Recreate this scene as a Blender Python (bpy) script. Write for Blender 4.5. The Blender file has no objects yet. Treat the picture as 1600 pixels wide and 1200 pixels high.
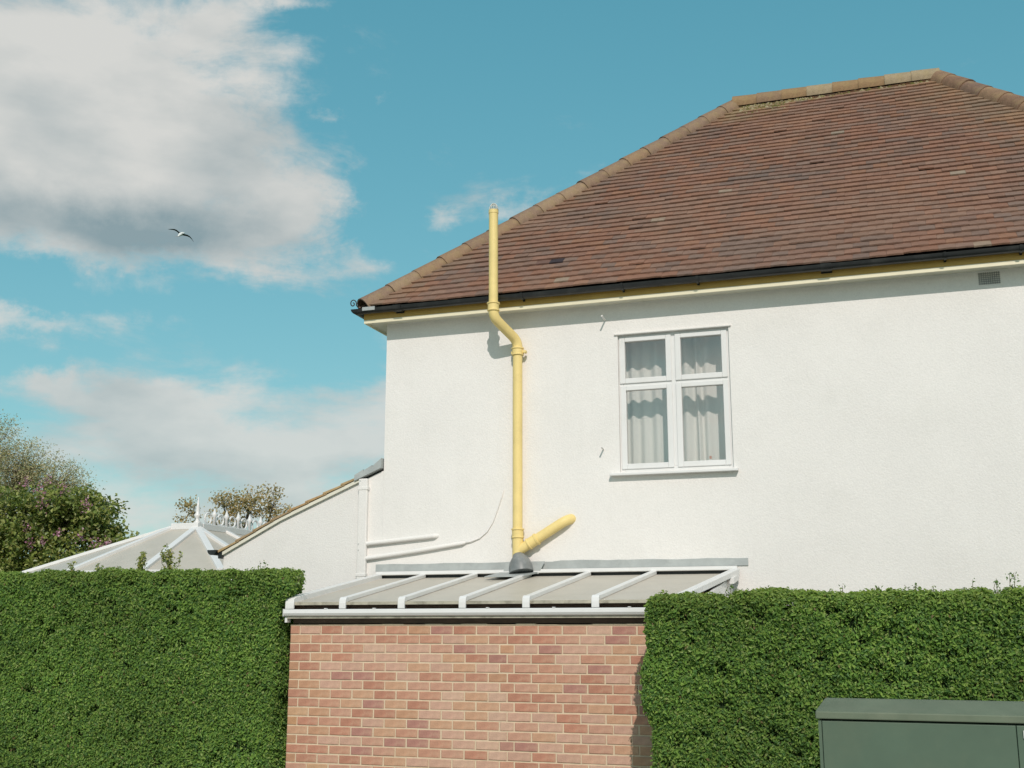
import bpy, math, random
import numpy as np
from mathutils import Vector, Matrix

random.seed(7); rng = np.random.default_rng(7)
scene = bpy.context.scene
col = scene.collection
R = math.radians

# ------------------------------------------------------------------ camera
cam = bpy.data.cameras.new('camera'); cam_o = bpy.data.objects.new('camera', cam); col.objects.link(cam_o)
cam.sensor_width = 36.0; cam.lens = 40.5; cam.clip_start = 0.1; cam.clip_end = 3000
cam_o.location = (0, 0, 1.7); cam_o.rotation_euler = (R(90 + 11.9), 0, R(18.8))
scene.camera = cam_o

# ------------------------------------------------------------------ view
vs = scene.view_settings
vs.view_transform = 'Standard'; vs.look = 'None'; vs.exposure = 0.0; vs.gamma = 1.0; vs.use_curve_mapping = False

# ------------------------------------------------------------------ sun + sky
SUN_EL, SUN_AZ = 37.0, 19.5           # azimuth to the right of the wall's outward normal
to_sun = Vector((math.sin(R(SUN_AZ)) * math.cos(R(SUN_EL)), -math.cos(R(SUN_AZ)) * math.cos(R(SUN_EL)), math.sin(R(SUN_EL))))
sun = bpy.data.lights.new('sun', 'SUN'); sun.energy = 2.9; sun.angle = R(0.53); sun.color = (1.0, 0.91, 0.845)
sun_o = bpy.data.objects.new('sun', sun); col.objects.link(sun_o)
sun_o.rotation_euler = to_sun.to_track_quat('Z', 'Y').to_euler(); sun_o.location = (6, -10, 14)

world = bpy.data.worlds.new('World'); scene.world = world; world.use_nodes = True
wn = world.node_tree.nodes; wl = world.node_tree.links; wn.clear()
SKY_STRENGTH = 0.15
CLOUD_LIT, CLOUD_DARK = (4.6, 4.55, 4.35), (1.75, 2.3, 2.5)
SKY_GRADE = ((0.90, 0.586), (0.55, 1.566), (0.50, 1.637))   # per channel: exponent, gain

def wnode(t, **kw):
    n = wn.new(t)
    for k, v in kw.items(): setattr(n, k, v)
    return n

def wmath(op, a, b=None, c=None, clamp=False):
    n = wnode('ShaderNodeMath', operation=op); n.use_clamp = clamp
    for i, v in enumerate((a, b, c)):
        if v is None: continue
        if isinstance(v, (int, float)): n.inputs[i].default_value = v
        else: wl.new(v, n.inputs[i])
    return n.outputs[0]

def wvec(op, a, b=None):
    n = wnode('ShaderNodeVectorMath', operation=op)
    for i, v in enumerate((a, b)):
        if v is None: continue
        if isinstance(v, tuple): n.inputs[i].default_value = v
        else: wl.new(v, n.inputs[i])
    return n

def build_sky():
    out = wnode('ShaderNodeOutputWorld'); bg = wnode('ShaderNodeBackground'); bg.inputs['Strength'].default_value = SKY_STRENGTH
    wl.new(bg.outputs[0], out.inputs[0])
    sky = wnode('ShaderNodeTexSky'); sky.sky_type = 'NISHITA'; sky.sun_disc = False
    sky.sun_elevation = R(SUN_EL); sky.sun_rotation = R(180 - SUN_AZ)
    sky.altitude = 50; sky.air_density = 1.0; sky.dust_density = 0.9; sky.ozone_density = 1.0
    ssep = wnode('ShaderNodeSeparateColor'); wl.new(sky.outputs[0], ssep.inputs[0]); tint = wnode('ShaderNodeCombineColor')
    for i, (ex, gain) in enumerate(SKY_GRADE): wl.new(wmath('MULTIPLY', wmath('POWER', ssep.outputs[i], ex), gain), tint.inputs[i])
    tc = wnode('ShaderNodeTexCoord'); d = tc.outputs['Generated']
    sep = wnode('ShaderNodeSeparateXYZ'); wl.new(d, sep.inputs[0])
    az = wmath('ARCTAN2', wmath('MULTIPLY', sep.outputs[0], -1.0), sep.outputs[1])
    el = wmath('ARCSINE', sep.outputs[2])
    comb = wnode('ShaderNodeCombineXYZ'); wl.new(az, comb.inputs[0]); wl.new(el, comb.inputs[1])
    # soft domain warp so that the cloud edges curl
    def noise(vec, scale, detail, rough, dist=0.0):
        n = wnode('ShaderNodeTexNoise'); n.inputs['Scale'].default_value = scale; n.inputs['Detail'].default_value = detail
        n.inputs['Roughness'].default_value = rough; n.inputs['Distortion'].default_value = dist
        wl.new(vec, n.inputs['Vector']); return n
    wob = noise(d, 16.0, 9, 0.66)
    wofs = wvec('MULTIPLY', wvec('SUBTRACT', wob.outputs['Color'], (0.5, 0.5, 0.5)).outputs[0], (0.10, 0.055, 0.0)).outputs[0]
    p = wvec('ADD', comb.outputs[0], wofs).outputs[0]
    def blobs(lst):
        acc = None
        for a0, e0, ra, re, amp in lst:
            q = wvec('MULTIPLY', wvec('SUBTRACT', p, (a0, e0, 0)).outputs[0], (1 / ra, 1 / re, 0)).outputs[0]
            g = wmath('EXPONENT', wmath('MULTIPLY', wvec('DOT_PRODUCT', q, q).outputs['Value'], -1.0))
            acc = wmath('MULTIPLY', g, amp) if acc is None else wmath('MULTIPLY_ADD', g, amp, acc)
        return acc
    CLOUDS = [(0.7177, 0.4524, 0.1648, 0.0741, 0.42), (0.6963, 0.3857, 0.1412, 0.0457, 0.4), (0.7473, 0.328, 0.0972, 0.0353, 0.3),
        (0.6255, 0.4454, 0.0618, 0.0664, 0.16), (0.5244, 0.3420, 0.050, 0.036, 0.46), (0.5732, 0.3121, 0.0499, 0.0241, 0.2),
        (0.5593, 0.3638, 0.068, 0.0372, 0.1), (0.6706, 0.3245, 0.0638, 0.0234, 0.18), (0.7496, 0.2436, 0.0846, 0.0102, 0.32),
        (0.5066, 0.1717, 0.1278, 0.0409, 0.27), (0.4521, 0.1951, 0.0505, 0.0331, 0.18), (0.655, 0.1759, 0.0993, 0.0184, 0.24),
        (0.7184, 0.1899, 0.0172, 0.0129, 0.25), (0.586, 0.1400, 0.1406, 0.0200, 0.26), (0.6192, 0.093, 0.137, 0.0199, 0.34),
        (0.4605, 0.0962, 0.1102, 0.0217, 0.3), (0.4909, 0.4318, 0.0128, 0.0068, 0.24), (0.4473, 0.4457, 0.0106, 0.0073, 0.16),
        (0.3223, 0.356, 0.028, 0.019, 0.44), (0.3895, 0.3478, 0.026, 0.012, 0.34), (0.3752, 0.3725, 0.0529, 0.0135, 0.02),
        (0.2632, 0.3883, 0.0176, 0.0097, 0.14), (0.5445, 0.5192, 0.0413, 0.0079, 0.26), (0.4108, 0.3985, 0.0354, 0.0214, 0.1),
        (0.4581, 0.3131, 0.0229, 0.0065, 0.12), (0.268, 0.4727, 0.1943, 0.1222, -0.3), (0.4835, 0.4686, 0.0534, 0.0572, -0.28),
        (0.0346, 0.471, 0.1602, 0.0811, -0.2), (0.6453, 0.2612, 0.1184, 0.0185, -0.24), (0.5099, 0.259, 0.0845, 0.0328, -0.26),
        (0.3857, 0.2794, 0.0691, 0.0443, -0.2), (0.7178, 0.2132, 0.1016, 0.0113, -0.22), (0.5531, 0.1241, 0.1304, 0.0108, -0.04),
        (0.7038, 0.2871, 0.1045, 0.0093, -0.18), (0.4458, 0.3919, 0.0234, 0.0322, -0.12), (0.44, 0.372, 0.035, 0.05, -0.22), (0.43, 0.30, 0.05, 0.035, -0.15), (0.30, 0.31, 0.06, 0.03, -0.2), (0.1, 0.33, 0.1, 0.1, -0.1), (-0.03, 0.46, 0.10, 0.10, -0.35), (0.38, 0.50, 0.06, 0.03, -0.2)]
    BASES = [(0.74, 0.325, 0.12, 0.030, 1.0), (0.66, 0.318, 0.07, 0.022, 0.7), (0.60, 0.345, 0.06, 0.03, 0.35), (0.60, 0.40, 0.09, 0.03, 0.25)]
    st = wvec('MULTIPLY', d, (1.0, 1.0, 2.3)).outputs[0]
    n1 = noise(st, 7.0, 11, 0.62, 0.3)
    base = wmath('ADD', wmath('MULTIPLY', wmath('SUBTRACT', n1.outputs['Fac'], 0.5), 1.55), 0.05)  # offset also thickens unseen cloud outside the frame, for more fill light
    dens = wmath('ADD', base, blobs(CLOUDS))
    mr = wnode('ShaderNodeMapRange', interpolation_type='SMOOTHSTEP'); wl.new(dens, mr.inputs[0])
    mr.inputs[1].default_value = -0.06; mr.inputs[2].default_value = 0.42
    lowfade = wnode('ShaderNodeMapRange', interpolation_type='SMOOTHSTEP'); wl.new(el, lowfade.inputs[0])
    lowfade.inputs[1].default_value = 0.05; lowfade.inputs[2].default_value = 0.36; lowfade.inputs[3].default_value = 0.78; lowfade.inputs[4].default_value = 0.95
    alpha = wmath('MULTIPLY', mr.outputs[0], lowfade.outputs[0])
    n2 = noise(st, 9.0, 7, 0.5)
    t = wmath('ADD', wmath('MULTIPLY', wmath('SUBTRACT', n2.outputs['Fac'], 0.5), 1.7), 0.15)
    t = wmath('ADD', t, wmath('MULTIPLY', blobs(BASES), 0.62), clamp=True)
    cc = wnode('ShaderNodeMix', data_type='RGBA'); wl.new(t, cc.inputs[0])
    cc.inputs[6].default_value = (*CLOUD_LIT, 1); cc.inputs[7].default_value = (*CLOUD_DARK, 1)
    fin = wnode('ShaderNodeMix', data_type='RGBA'); wl.new(alpha, fin.inputs[0])
    wl.new(tint.outputs[0], fin.inputs[6]); wl.new(cc.outputs[2], fin.inputs[7])
    wl.new(fin.outputs[2], bg.inputs['Color'])
build_sky()
world.cycles.sampling_method = 'MANUAL'; world.cycles.sample_map_resolution = 512

# ------------------------------------------------------------------ materials
def new_mat(name):
    m = bpy.data.materials.new(name); m.use_nodes = True
    return m, m.node_tree.nodes, m.node_tree.links, m.node_tree.nodes['Principled BSDF']

def setv(n, **kw):
    for k, v in kw.items(): n.inputs[k.replace('_', ' ')].default_value = v

def surface(name, color=None, tint=False, rough=0.6, spec=0.5, var=0.12, vscale=8.0, bump=0.0, bscale=60.0, bdist=0.004, bdetail=3,
            stain=None, stain_scale=1.5, stain_amt=0.0, fine=0.0, fine_scale=300.0):
    """base colour (flat or per-piece 'tint' attribute) * soft noise, optional stains, relief by bump"""
    m, n, l, b = new_mat(name)
    tc = n.new('ShaderNodeTexCoord')
    if tint:
        a = n.new('ShaderNodeAttribute'); a.attribute_name = 'tint'; c = a.outputs['Color']
    else:
        r = n.new('ShaderNodeRGB'); r.outputs[0].default_value = (*color, 1); c = r.outputs[0]
    def mulnoise(c, amt, sc, detail=4):
        nz = n.new('ShaderNodeTexNoise'); setv(nz, Scale=sc, Detail=detail, Roughness=0.6); l.new(tc.outputs['Object'], nz.inputs['Vector'])
        mp = n.new('ShaderNodeMapRange'); l.new(nz.outputs['Fac'], mp.inputs[0])
        mp.inputs[1].default_value = 0.25; mp.inputs[2].default_value = 0.75; mp.inputs[3].default_value = 1 - amt; mp.inputs[4].default_value = 1 + amt
        mx = n.new('ShaderNodeVectorMath'); mx.operation = 'SCALE'; l.new(c, mx.inputs[0]); l.new(mp.outputs[0], mx.inputs['Scale'])
        return mx.outputs[0]
    if var: c = mulnoise(c, var, vscale)
    if fine: c = mulnoise(c, fine, fine_scale, 2)
    if stain_amt:
        nz = n.new('ShaderNodeTexNoise'); setv(nz, Scale=stain_scale, Detail=7, Roughness=0.65); l.new(tc.outputs['Object'], nz.inputs['Vector'])
        mp = n.new('ShaderNodeMapRange'); l.new(nz.outputs['Fac'], mp.inputs[0]); mp.inputs[1].default_value = 0.5; mp.inputs[2].default_value = 0.75; mp.inputs[4].default_value = stain_amt
        mx = n.new('ShaderNodeMix'); mx.data_type = 'RGBA'; l.new(mp.outputs[0], mx.inputs[0]); l.new(c, mx.inputs[6]); mx.inputs[7].default_value = (*stain, 1)
        c = mx.outputs[2]
    l.new(c, b.inputs['Base Color']); setv(b, Roughness=rough); b.inputs['Specular IOR Level'].default_value = spec
    if bump:
        nz = n.new('ShaderNodeTexNoise'); setv(nz, Scale=bscale, Detail=bdetail, Roughness=0.55); l.new(tc.outputs['Object'], nz.inputs['Vector'])
        bp = n.new('ShaderNodeBump'); setv(bp, Strength=bump, Distance=bdist); l.new(nz.outputs['Fac'], bp.inputs['Height']); l.new(bp.outputs[0], b.inputs['Normal'])
    return m

M = {}
M['render'] = surface('white_roughcast', (0.765, 0.738, 0.712), rough=0.88, spec=0.2, var=0.03, vscale=1.3, bump=0.42, bscale=58, bdist=0.008, bdetail=5, stain=(0.50, 0.485, 0.43), stain_scale=1.4, stain_amt=0.12, fine=0.045, fine_scale=75)
def add_streaks(m, colr, amt):
    """faint vertical rain streaks on a painted wall"""
    n, l = m.node_tree.nodes, m.node_tree.links; b = n['Principled BSDF']; src = b.inputs['Base Color'].links[0].from_socket
    tc = n.new('ShaderNodeTexCoord'); mp = n.new('ShaderNodeMapping'); mp.inputs['Scale'].default_value = (11, 11, 0.55); l.new(tc.outputs['Object'], mp.inputs[0])
    nz = n.new('ShaderNodeTexNoise'); setv(nz, Scale=1.0, Detail=6, Roughness=0.6); l.new(mp.outputs[0], nz.inputs['Vector'])
    mr = n.new('ShaderNodeMapRange'); l.new(nz.outputs['Fac'], mr.inputs[0]); mr.inputs[1].default_value = 0.52; mr.inputs[2].default_value = 0.8; mr.inputs[4].default_value = amt
    mx = n.new('ShaderNodeMix'); mx.data_type = 'RGBA'; l.new(mr.outputs[0], mx.inputs[0]); l.new(src, mx.inputs[6]); mx.inputs[7].default_value = (*colr, 1); l.new(mx.outputs[2], b.inputs['Base Color'])
add_streaks(M['render'], (0.55, 0.535, 0.48), 0.06)
M['tile'] = surface('clay_tile', tint=True, rough=0.85, spec=0.25, var=0.16, vscale=14, bump=0.4, bscale=90, bdist=0.004, fine=0.22, fine_scale=120)
M['underlay'] = surface('roof_underlay', (0.03, 0.024, 0.02), rough=0.95)
M['ridge'] = surface('ridge_tile', tint=True, rough=0.85, spec=0.25, var=0.22, vscale=9, bump=0.5, bscale=60, bdist=0.006, stain=(0.32, 0.24, 0.11), stain_scale=7, stain_amt=0.55, fine=0.15, fine_scale=70)
M['yellow'] = surface('yellow_paint', (0.80, 0.62, 0.255), rough=0.5, spec=0.35, var=0.07, vscale=5, bump=0.18, bscale=45, bdist=0.003, stain=(0.58, 0.44, 0.19), stain_scale=6, stain_amt=0.35, fine=0.04, fine_scale=120)
M['fascia'] = surface('shaded_fascia_paint', (0.50, 0.30, 0.065), rough=0.5, var=0.12, vscale=5)  # yellow fascia darkened to ochre, the gutter's shade put into the colour
M['fascia_lit'] = surface('sunlit_fascia_paint', (0.78, 0.71, 0.52), rough=0.5, var=0.06, vscale=4)  # same fascia where the sun reaches it, sunlight put into the paler colour
M['soffit'] = surface('cream_soffit_paint', (0.74, 0.71, 0.60), rough=0.6, var=0.05, vscale=4, stain=(0.4, 0.36, 0.26), stain_scale=3, stain_amt=0.3)
M['black'] = surface('black_plastic', (0.018, 0.019, 0.02), rough=0.32, spec=0.5, var=0.25, vscale=6, stain=(0.09, 0.09, 0.085), stain_scale=4, stain_amt=0.5)
M['lead'] = surface('lead_sheet', (0.36, 0.38, 0.375), rough=0.55, var=0.16, vscale=5, bump=0.3, bscale=18, bdist=0.006, stain=(0.5, 0.52, 0.5), stain_scale=6, stain_amt=0.5)
M['boot'] = surface('dark_lead_boot', (0.19, 0.20, 0.20), rough=0.45, var=0.3, vscale=9, stain=(0.3, 0.3, 0.29), stain_scale=9, stain_amt=0.5)
M['upvc'] = surface('white_plastic', (0.73, 0.72, 0.71), rough=0.35, spec=0.45, var=0.03, vscale=3, stain=(0.55, 0.53, 0.47), stain_scale=5, stain_amt=0.2)
M['panel'] = surface('weathered_roof_sheet', (0.50, 0.455, 0.39), rough=0.45, spec=0.4, var=0.06, vscale=3, stain=(0.36, 0.33, 0.26), stain_scale=3.5, stain_amt=0.35, fine=0.05, fine_scale=80)
M['sheet_edge'] = surface('dirty_sheet_edge', (0.40, 0.37, 0.29), rough=0.7, var=0.3, vscale=10, stain=(0.08, 0.065, 0.04), stain_scale=9, stain_amt=0.8)
M['timber'] = surface('brown_timber', (0.10, 0.06, 0.04), rough=0.7, var=0.25, vscale=12)
M['brick'] = surface('clay_brick', tint=True, rough=0.9, spec=0.2, var=0.16, vscale=17, bump=0.4, bscale=70, bdist=0.004, stain=(0.54, 0.385, 0.265), stain_scale=7, stain_amt=0.75, fine=0.12, fine_scale=130)
M['mortar'] = surface('lime_mortar', (0.61, 0.49, 0.352), rough=0.95, spec=0.1, var=0.12, vscale=9, bump=0.5, bscale=110, bdist=0.004)
M['wood_verge'] = surface('tan_concrete_tile', tint=True, rough=0.9, var=0.2, vscale=12, bump=0.4, bscale=50, bdist=0.005, fine=0.15, fine_scale=90)
M['cabinet'] = surface('green_cabinet_paint', (0.078, 0.120, 0.082), rough=0.5, spec=0.4, var=0.10, vscale=3.5, bump=0.12, bscale=180, bdist=0.001, stain=(0.13, 0.155, 0.10), stain_scale=2.2, stain_amt=0.4)
M['cabinet_lid'] = surface('pale_green_lid', (0.125, 0.155, 0.105), rough=0.6, spec=0.3, var=0.12, vscale=4, bump=0.12, bscale=150, bdist=0.001, stain=(0.2, 0.21, 0.15), stain_scale=3, stain_amt=0.4)  # lighter green than the body
M['vent'] = surface('vent_backing', (0.60, 0.59, 0.55), rough=0.8)
M['redtag'] = surface('red_sticker', (0.5, 0.2, 0.12), rough=0.6)
M['steel'] = surface('galvanised_steel', (0.5, 0.5, 0.48), rough=0.4, var=0.1)
M['iron'] = surface('dark_iron', (0.03, 0.03, 0.03), rough=0.5, var=0.2)
M['cage'] = surface('pale_wire', (0.62, 0.62, 0.58), rough=0.5, var=0.05)
M['room'] = surface('room_plaster', (0.72, 0.71, 0.66), rough=0.9, var=0.05)
M['bark'] = surface('bark', (0.11, 0.085, 0.06), rough=0.95, var=0.3, vscale=15, bump=0.6, bscale=25, bdist=0.02)
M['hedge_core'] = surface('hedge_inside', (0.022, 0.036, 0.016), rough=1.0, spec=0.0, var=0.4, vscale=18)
M['gull'] = surface('gull_feather', tint=True, rough=0.7, var=0.05)
M['road'] = surface('pale_bounce_road', (0.33, 0.32, 0.30), rough=0.9, var=0.2, vscale=3, bump=0.4, bscale=150, fine=0.3, fine_scale=200)  # unseen road, made pale to bounce light onto the house wall
M['paving'] = surface('concrete_paving', (0.48, 0.46, 0.43), rough=0.9, var=0.12, vscale=2, bump=0.3, bscale=80)  # unseen slabs, brightened for more bounce onto the wall
M['lawn'] = surface('grass_ground', (0.06, 0.10, 0.03), rough=1.0, spec=0.1, var=0.35, vscale=1.5, bump=0.6, bscale=40, fine=0.4, fine_scale=60)
M['moss'] = surface('moss', tint=True, rough=1.0, spec=0.05, var=0.3, vscale=40, bump=0.6, bscale=120)

def leaf_material(name, transl=0.3, rough=0.42, spec=0.45):
    m, n, l, b = new_mat(name)
    a = n.new('ShaderNodeAttribute'); a.attribute_name = 'tint'
    l.new(a.outputs['Color'], b.inputs['Base Color']); setv(b, Roughness=rough); b.inputs['Specular IOR Level'].default_value = spec
    tr = n.new('ShaderNodeBsdfTranslucent')
    sc = n.new('ShaderNodeVectorMath'); sc.operation = 'MULTIPLY'; l.new(a.outputs['Color'], sc.inputs[0]); sc.inputs[1].default_value = (1.5, 1.6, 0.7)
    l.new(sc.outputs[0], tr.inputs['Color'])
    mx = n.new('ShaderNodeMixShader'); mx.inputs[0].default_value = transl
    l.new(b.outputs[0], mx.inputs[1]); l.new(tr.outputs[0], mx.inputs[2]); l.new(mx.outputs[0], n['Material Output'].inputs[0])
    return m
M['leaf'] = leaf_material('hedge_leaf', 0.32, 0.55, 0.3)
M['tree_leaf'] = leaf_material('tree_leaf', 0.25)

def glass_material():
    m, n, l, b = new_mat('window_glass')
    t = n.new('ShaderNodeBsdfTransparent'); t.inputs[0].default_value = (0.99, 0.985, 0.975, 1)
    g = n.new('ShaderNodeBsdfGlossy'); setv(g, Roughness=0.02)
    lw = n.new('ShaderNodeLayerWeight'); lw.inputs['Blend'].default_value = 0.5
    pw = n.new('ShaderNodeMath'); pw.operation = 'POWER'; pw.inputs[1].default_value = 4.0; l.new(lw.outputs['Facing'], pw.inputs[0])
    fr = n.new('ShaderNodeMath'); fr.operation = 'MULTIPLY_ADD'; fr.inputs[1].default_value = 0.9; fr.inputs[2].default_value = 0.14; l.new(pw.outputs[0], fr.inputs[0])
    mx = n.new('ShaderNodeMixShader'); l.new(fr.outputs[0], mx.inputs[0]); l.new(t.outputs[0], mx.inputs[1]); l.new(g.outputs[0], mx.inputs[2])
    l.new(mx.outputs[0], n['Material Output'].inputs[0])
    return m
M['glass'] = glass_material()

def curtain_material():
    m, n, l, b = new_mat('net_curtain')
    setv(b, Roughness=0.9); b.inputs['Base Color'].default_value = (0.90, 0.885, 0.85, 1); b.inputs['Specular IOR Level'].default_value = 0.1
    tr = n.new('ShaderNodeBsdfTranslucent'); tr.inputs[0].default_value = (0.7, 0.7, 0.66, 1)
    mx = n.new('ShaderNodeMixShader'); mx.inputs[0].default_value = 0.15
    l.new(b.outputs[0], mx.inputs[1]); l.new(tr.outputs[0], mx.inputs[2]); l.new(mx.outputs[0], n['Material Output'].inputs[0])
    return m
M['curtain'] = curtain_material()

# ------------------------------------------------------------------ mesh helpers
def wloc(o):
    v = Vector((0, 0, 0))
    while o is not None: v += o.location; o = o.parent
    return v

def mesh_np(name, V, F, tint=None, smooth=False):
    """V (n,3) array, F (m,k) array of equal-size faces"""
    V = np.ascontiguousarray(V, dtype=np.float32); F = np.ascontiguousarray(F, dtype=np.int32)
    me = bpy.data.meshes.new(name); k = F.shape[1]
    me.vertices.add(len(V)); me.vertices.foreach_set('co', V.ravel())
    me.loops.add(F.size); me.loops.foreach_set('vertex_index', F.ravel())
    me.polygons.add(len(F)); me.polygons.foreach_set('loop_start', np.arange(0, F.size, k, dtype=np.int32))
    me.polygons.foreach_set('use_smooth', np.full(len(F), smooth, dtype=bool))
    if tint is not None:
        a = me.color_attributes.new('tint', 'FLOAT_COLOR', 'POINT')
        c = np.ones((len(V), 4), np.float32); c[:, :3] = tint; a.data.foreach_set('color', c.ravel())
    me.update(calc_edges=True); me.validate()
    return me

def link(name, me, mat, parent=None, loc=None, rot=None):
    o = bpy.data.objects.new(name, me); col.objects.link(o)
    if mat is not None and me is not None and not me.materials: me.materials.append(mat)
    if parent is not None: o.parent = parent
    if loc is not None: o.location = Vector(loc) - (wloc(parent) if parent is not None else Vector((0, 0, 0)))
    if rot is not None: o.rotation_euler = rot
    return o

class MB:
    def __init__(s): s.V = []; s.F = []; s.T = []
    def add(s, vs, fs, t=(1, 1, 1)):
        b = len(s.V); s.V += [tuple(v) for v in vs]; s.F += [tuple(i + b for i in f) for f in fs]; s.T += [t] * len(vs); return s
    def box(s, x0, x1, y0, y1, z0, z1, t=(1, 1, 1)):
        return s.add([(x0, y0, z0), (x1, y0, z0), (x1, y1, z0), (x0, y1, z0), (x0, y0, z1), (x1, y0, z1), (x1, y1, z1), (x0, y1, z1)],
                     [(3, 2, 1, 0), (4, 5, 6, 7), (0, 1, 5, 4), (1, 2, 6, 5), (2, 3, 7, 6), (3, 0, 4, 7)], t)
    def bar(s, a, b, w, h, up=(0, 0, 1), t=(1, 1, 1)):
        """rectangular bar from a to b, width w across, height h along up"""
        a = Vector(a); b = Vector(b); d = (b - a).normalized(); sd = d.cross(Vector(up)).normalized(); u = sd.cross(d).normalized()
        vs = [p + sd * (i * w / 2) + u * (j * h / 2) for p in (a, b) for i, j in ((-1, -1), (1, -1), (1, 1), (-1, 1))]
        return s.add(vs, [(0, 1, 2, 3), (7, 6, 5, 4), (0, 4, 5, 1), (1, 5, 6, 2), (2, 6, 7, 3), (3, 7, 4, 0)], t)
    def tube(s, pts, rad, n=14, cap=True, t=(1, 1, 1)):
        pts = [Vector(p) for p in pts]; rad = rad if isinstance(rad, (list, tuple)) else [rad] * len(pts)
        d0 = (pts[1] - pts[0]).normalized(); ref = Vector((0, 1, 0)) if abs(d0.y) < 0.9 else Vector((1, 0, 0))
        u = d0.cross(ref).normalized(); vs = []; fs = []
        for i, p in enumerate(pts):
            if i == 0: d = d0
            elif i == len(pts) - 1: d = (pts[i] - pts[i - 1]).normalized()
            else: d = ((pts[i + 1] - p).normalized() + (p - pts[i - 1]).normalized()).normalized()
            u = (u - d * u.dot(d)).normalized(); w = d.cross(u)
            for k in range(n):
                a = 2 * math.pi * k / n; vs.append(p + (u * math.cos(a) + w * math.sin(a)) * rad[i])
        for i in range(len(pts) - 1):
            for k in range(n):
                k2 = (k + 1) % n; fs.append((i * n + k, i * n + k2, (i + 1) * n + k2, (i + 1) * n + k))
        if cap: fs.append(tuple(reversed(range(n)))); fs.append(tuple(range((len(pts) - 1) * n, len(pts) * n)))
        return s.add(vs, fs, t)
    def prism(s, poly, ext, t=(1, 1, 1)):
        n = len(poly); e = Vector(ext); vs = [Vector(p) for p in poly] + [Vector(p) + e for p in poly]
        fs = [tuple(range(n)), tuple(reversed(range(n, 2 * n)))] + [(i, i + n, (i + 1) % n + n, (i + 1) % n) for i in range(n)]
        return s.add(vs, fs, t)
    def build(s, name, mat, parent=None, smooth=False, bevel=0.0, kind=None, auto=None):
        o0 = wloc(parent) if parent is not None else Vector((0, 0, 0))
        me = bpy.data.meshes.new(name); me.from_pydata([(v[0] - o0.x, v[1] - o0.y, v[2] - o0.z) for v in s.V], [], s.F)
        a = me.color_attributes.new('tint', 'FLOAT_COLOR', 'POINT'); a.data.foreach_set('color', np.array([(*t, 1) for t in s.T], np.float32).ravel())
        import bmesh
        bm = bmesh.new(); bm.from_mesh(me); bmesh.ops.recalc_face_normals(bm, faces=bm.faces); bm.to_mesh(me); bm.free()
        if smooth:
            for p in me.polygons: p.use_smooth = True
            if auto: me.set_sharp_from_angle(angle=R(auto))
        o = link(name, me, mat, parent)
        if bevel:
            md = o.modifiers.new('bevel', 'BEVEL'); md.width = bevel; md.segments = 2; md.limit_method = 'ANGLE'
        if kind: o['kind'] = kind
        return o

def tag(o, label, cat, group=None):
    o['label'] = label; o['category'] = cat
    if group: o['group'] = group
    return o

def thing(name, loc, label, cat, group=None):
    o = bpy.data.objects.new(name, None); col.objects.link(o); o.location = loc; o.empty_display_size = 0.2
    return tag(o, label, cat, group)

_perm = rng.random((64, 64))
def vnoise(x, y):
    xi, yi = math.floor(x), math.floor(y); fx, fy = x - xi, y - yi; fx = fx * fx * (3 - 2 * fx); fy = fy * fy * (3 - 2 * fy)
    g = lambda i, j: _perm[i % 64, j % 64]
    return (g(xi, yi) * (1 - fx) + g(xi + 1, yi) * fx) * (1 - fy) + (g(xi, yi + 1) * (1 - fx) + g(xi + 1, yi + 1) * fx) * fy

def mixc(a, b, t): return tuple(a[i] * (1 - t) + b[i] * t for i in range(3))

# ------------------------------------------------------------------ setting: ground, pavement, road
def sheet(name, x0, x1, y0, y1, z, mat):
    o = MB().add([(x0, y0, z), (x1, y0, z), (x1, y1, z), (x0, y1, z)], [(0, 1, 2, 3)]).build(name, mat); o['kind'] = 'structure'; return o
sheet('ground', -1500, 1500, -1500, 1500, -0.12, M['lawn'])
sheet('garden_lawn', -60, 40, 9.2, 80, 0.0, M['lawn'])
pv = MB().box(-60, 40, 4.0, 9.2, -0.118, 0.004).build('pavement', M['paving']); pv['kind'] = 'structure'
kb = MB().box(-60, 40, 3.86, 3.997, -0.117, 0.012).build('kerb', M['paving'], bevel=0.015); kb['kind'] = 'structure'
sheet('road', -60, 40, -4.0, 3.857, -0.114, M['road'])
pv2 = MB().box(-60, 40, -9.0, -4.003, -0.118, 0.004).build('far_bounce_pavement', M['paving']); pv2['kind'] = 'structure'  # unseen, added as a pale reflector for the wall

# ------------------------------------------------------------------ house
YW = 12.10                                     # plane of the white side wall
XL, XR, YB = -5.69, 3.75, 19.5
EX, EY, EZ = -5.927, 11.816, 5.365              # eave corner of the tiles
RY, RZ = 15.811, 9.105; TP = (RZ - EZ) / (RY - EY); PITCH = math.atan(TP)
RXL, RXR = -1.931, 0.834; CXR = 0.8
EXR = RXR + CXR * (RY - EY)
WX0, WX1, WZ0, WZ1 = -2.884, -1.664, 3.335, 4.858   # window opening

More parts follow.
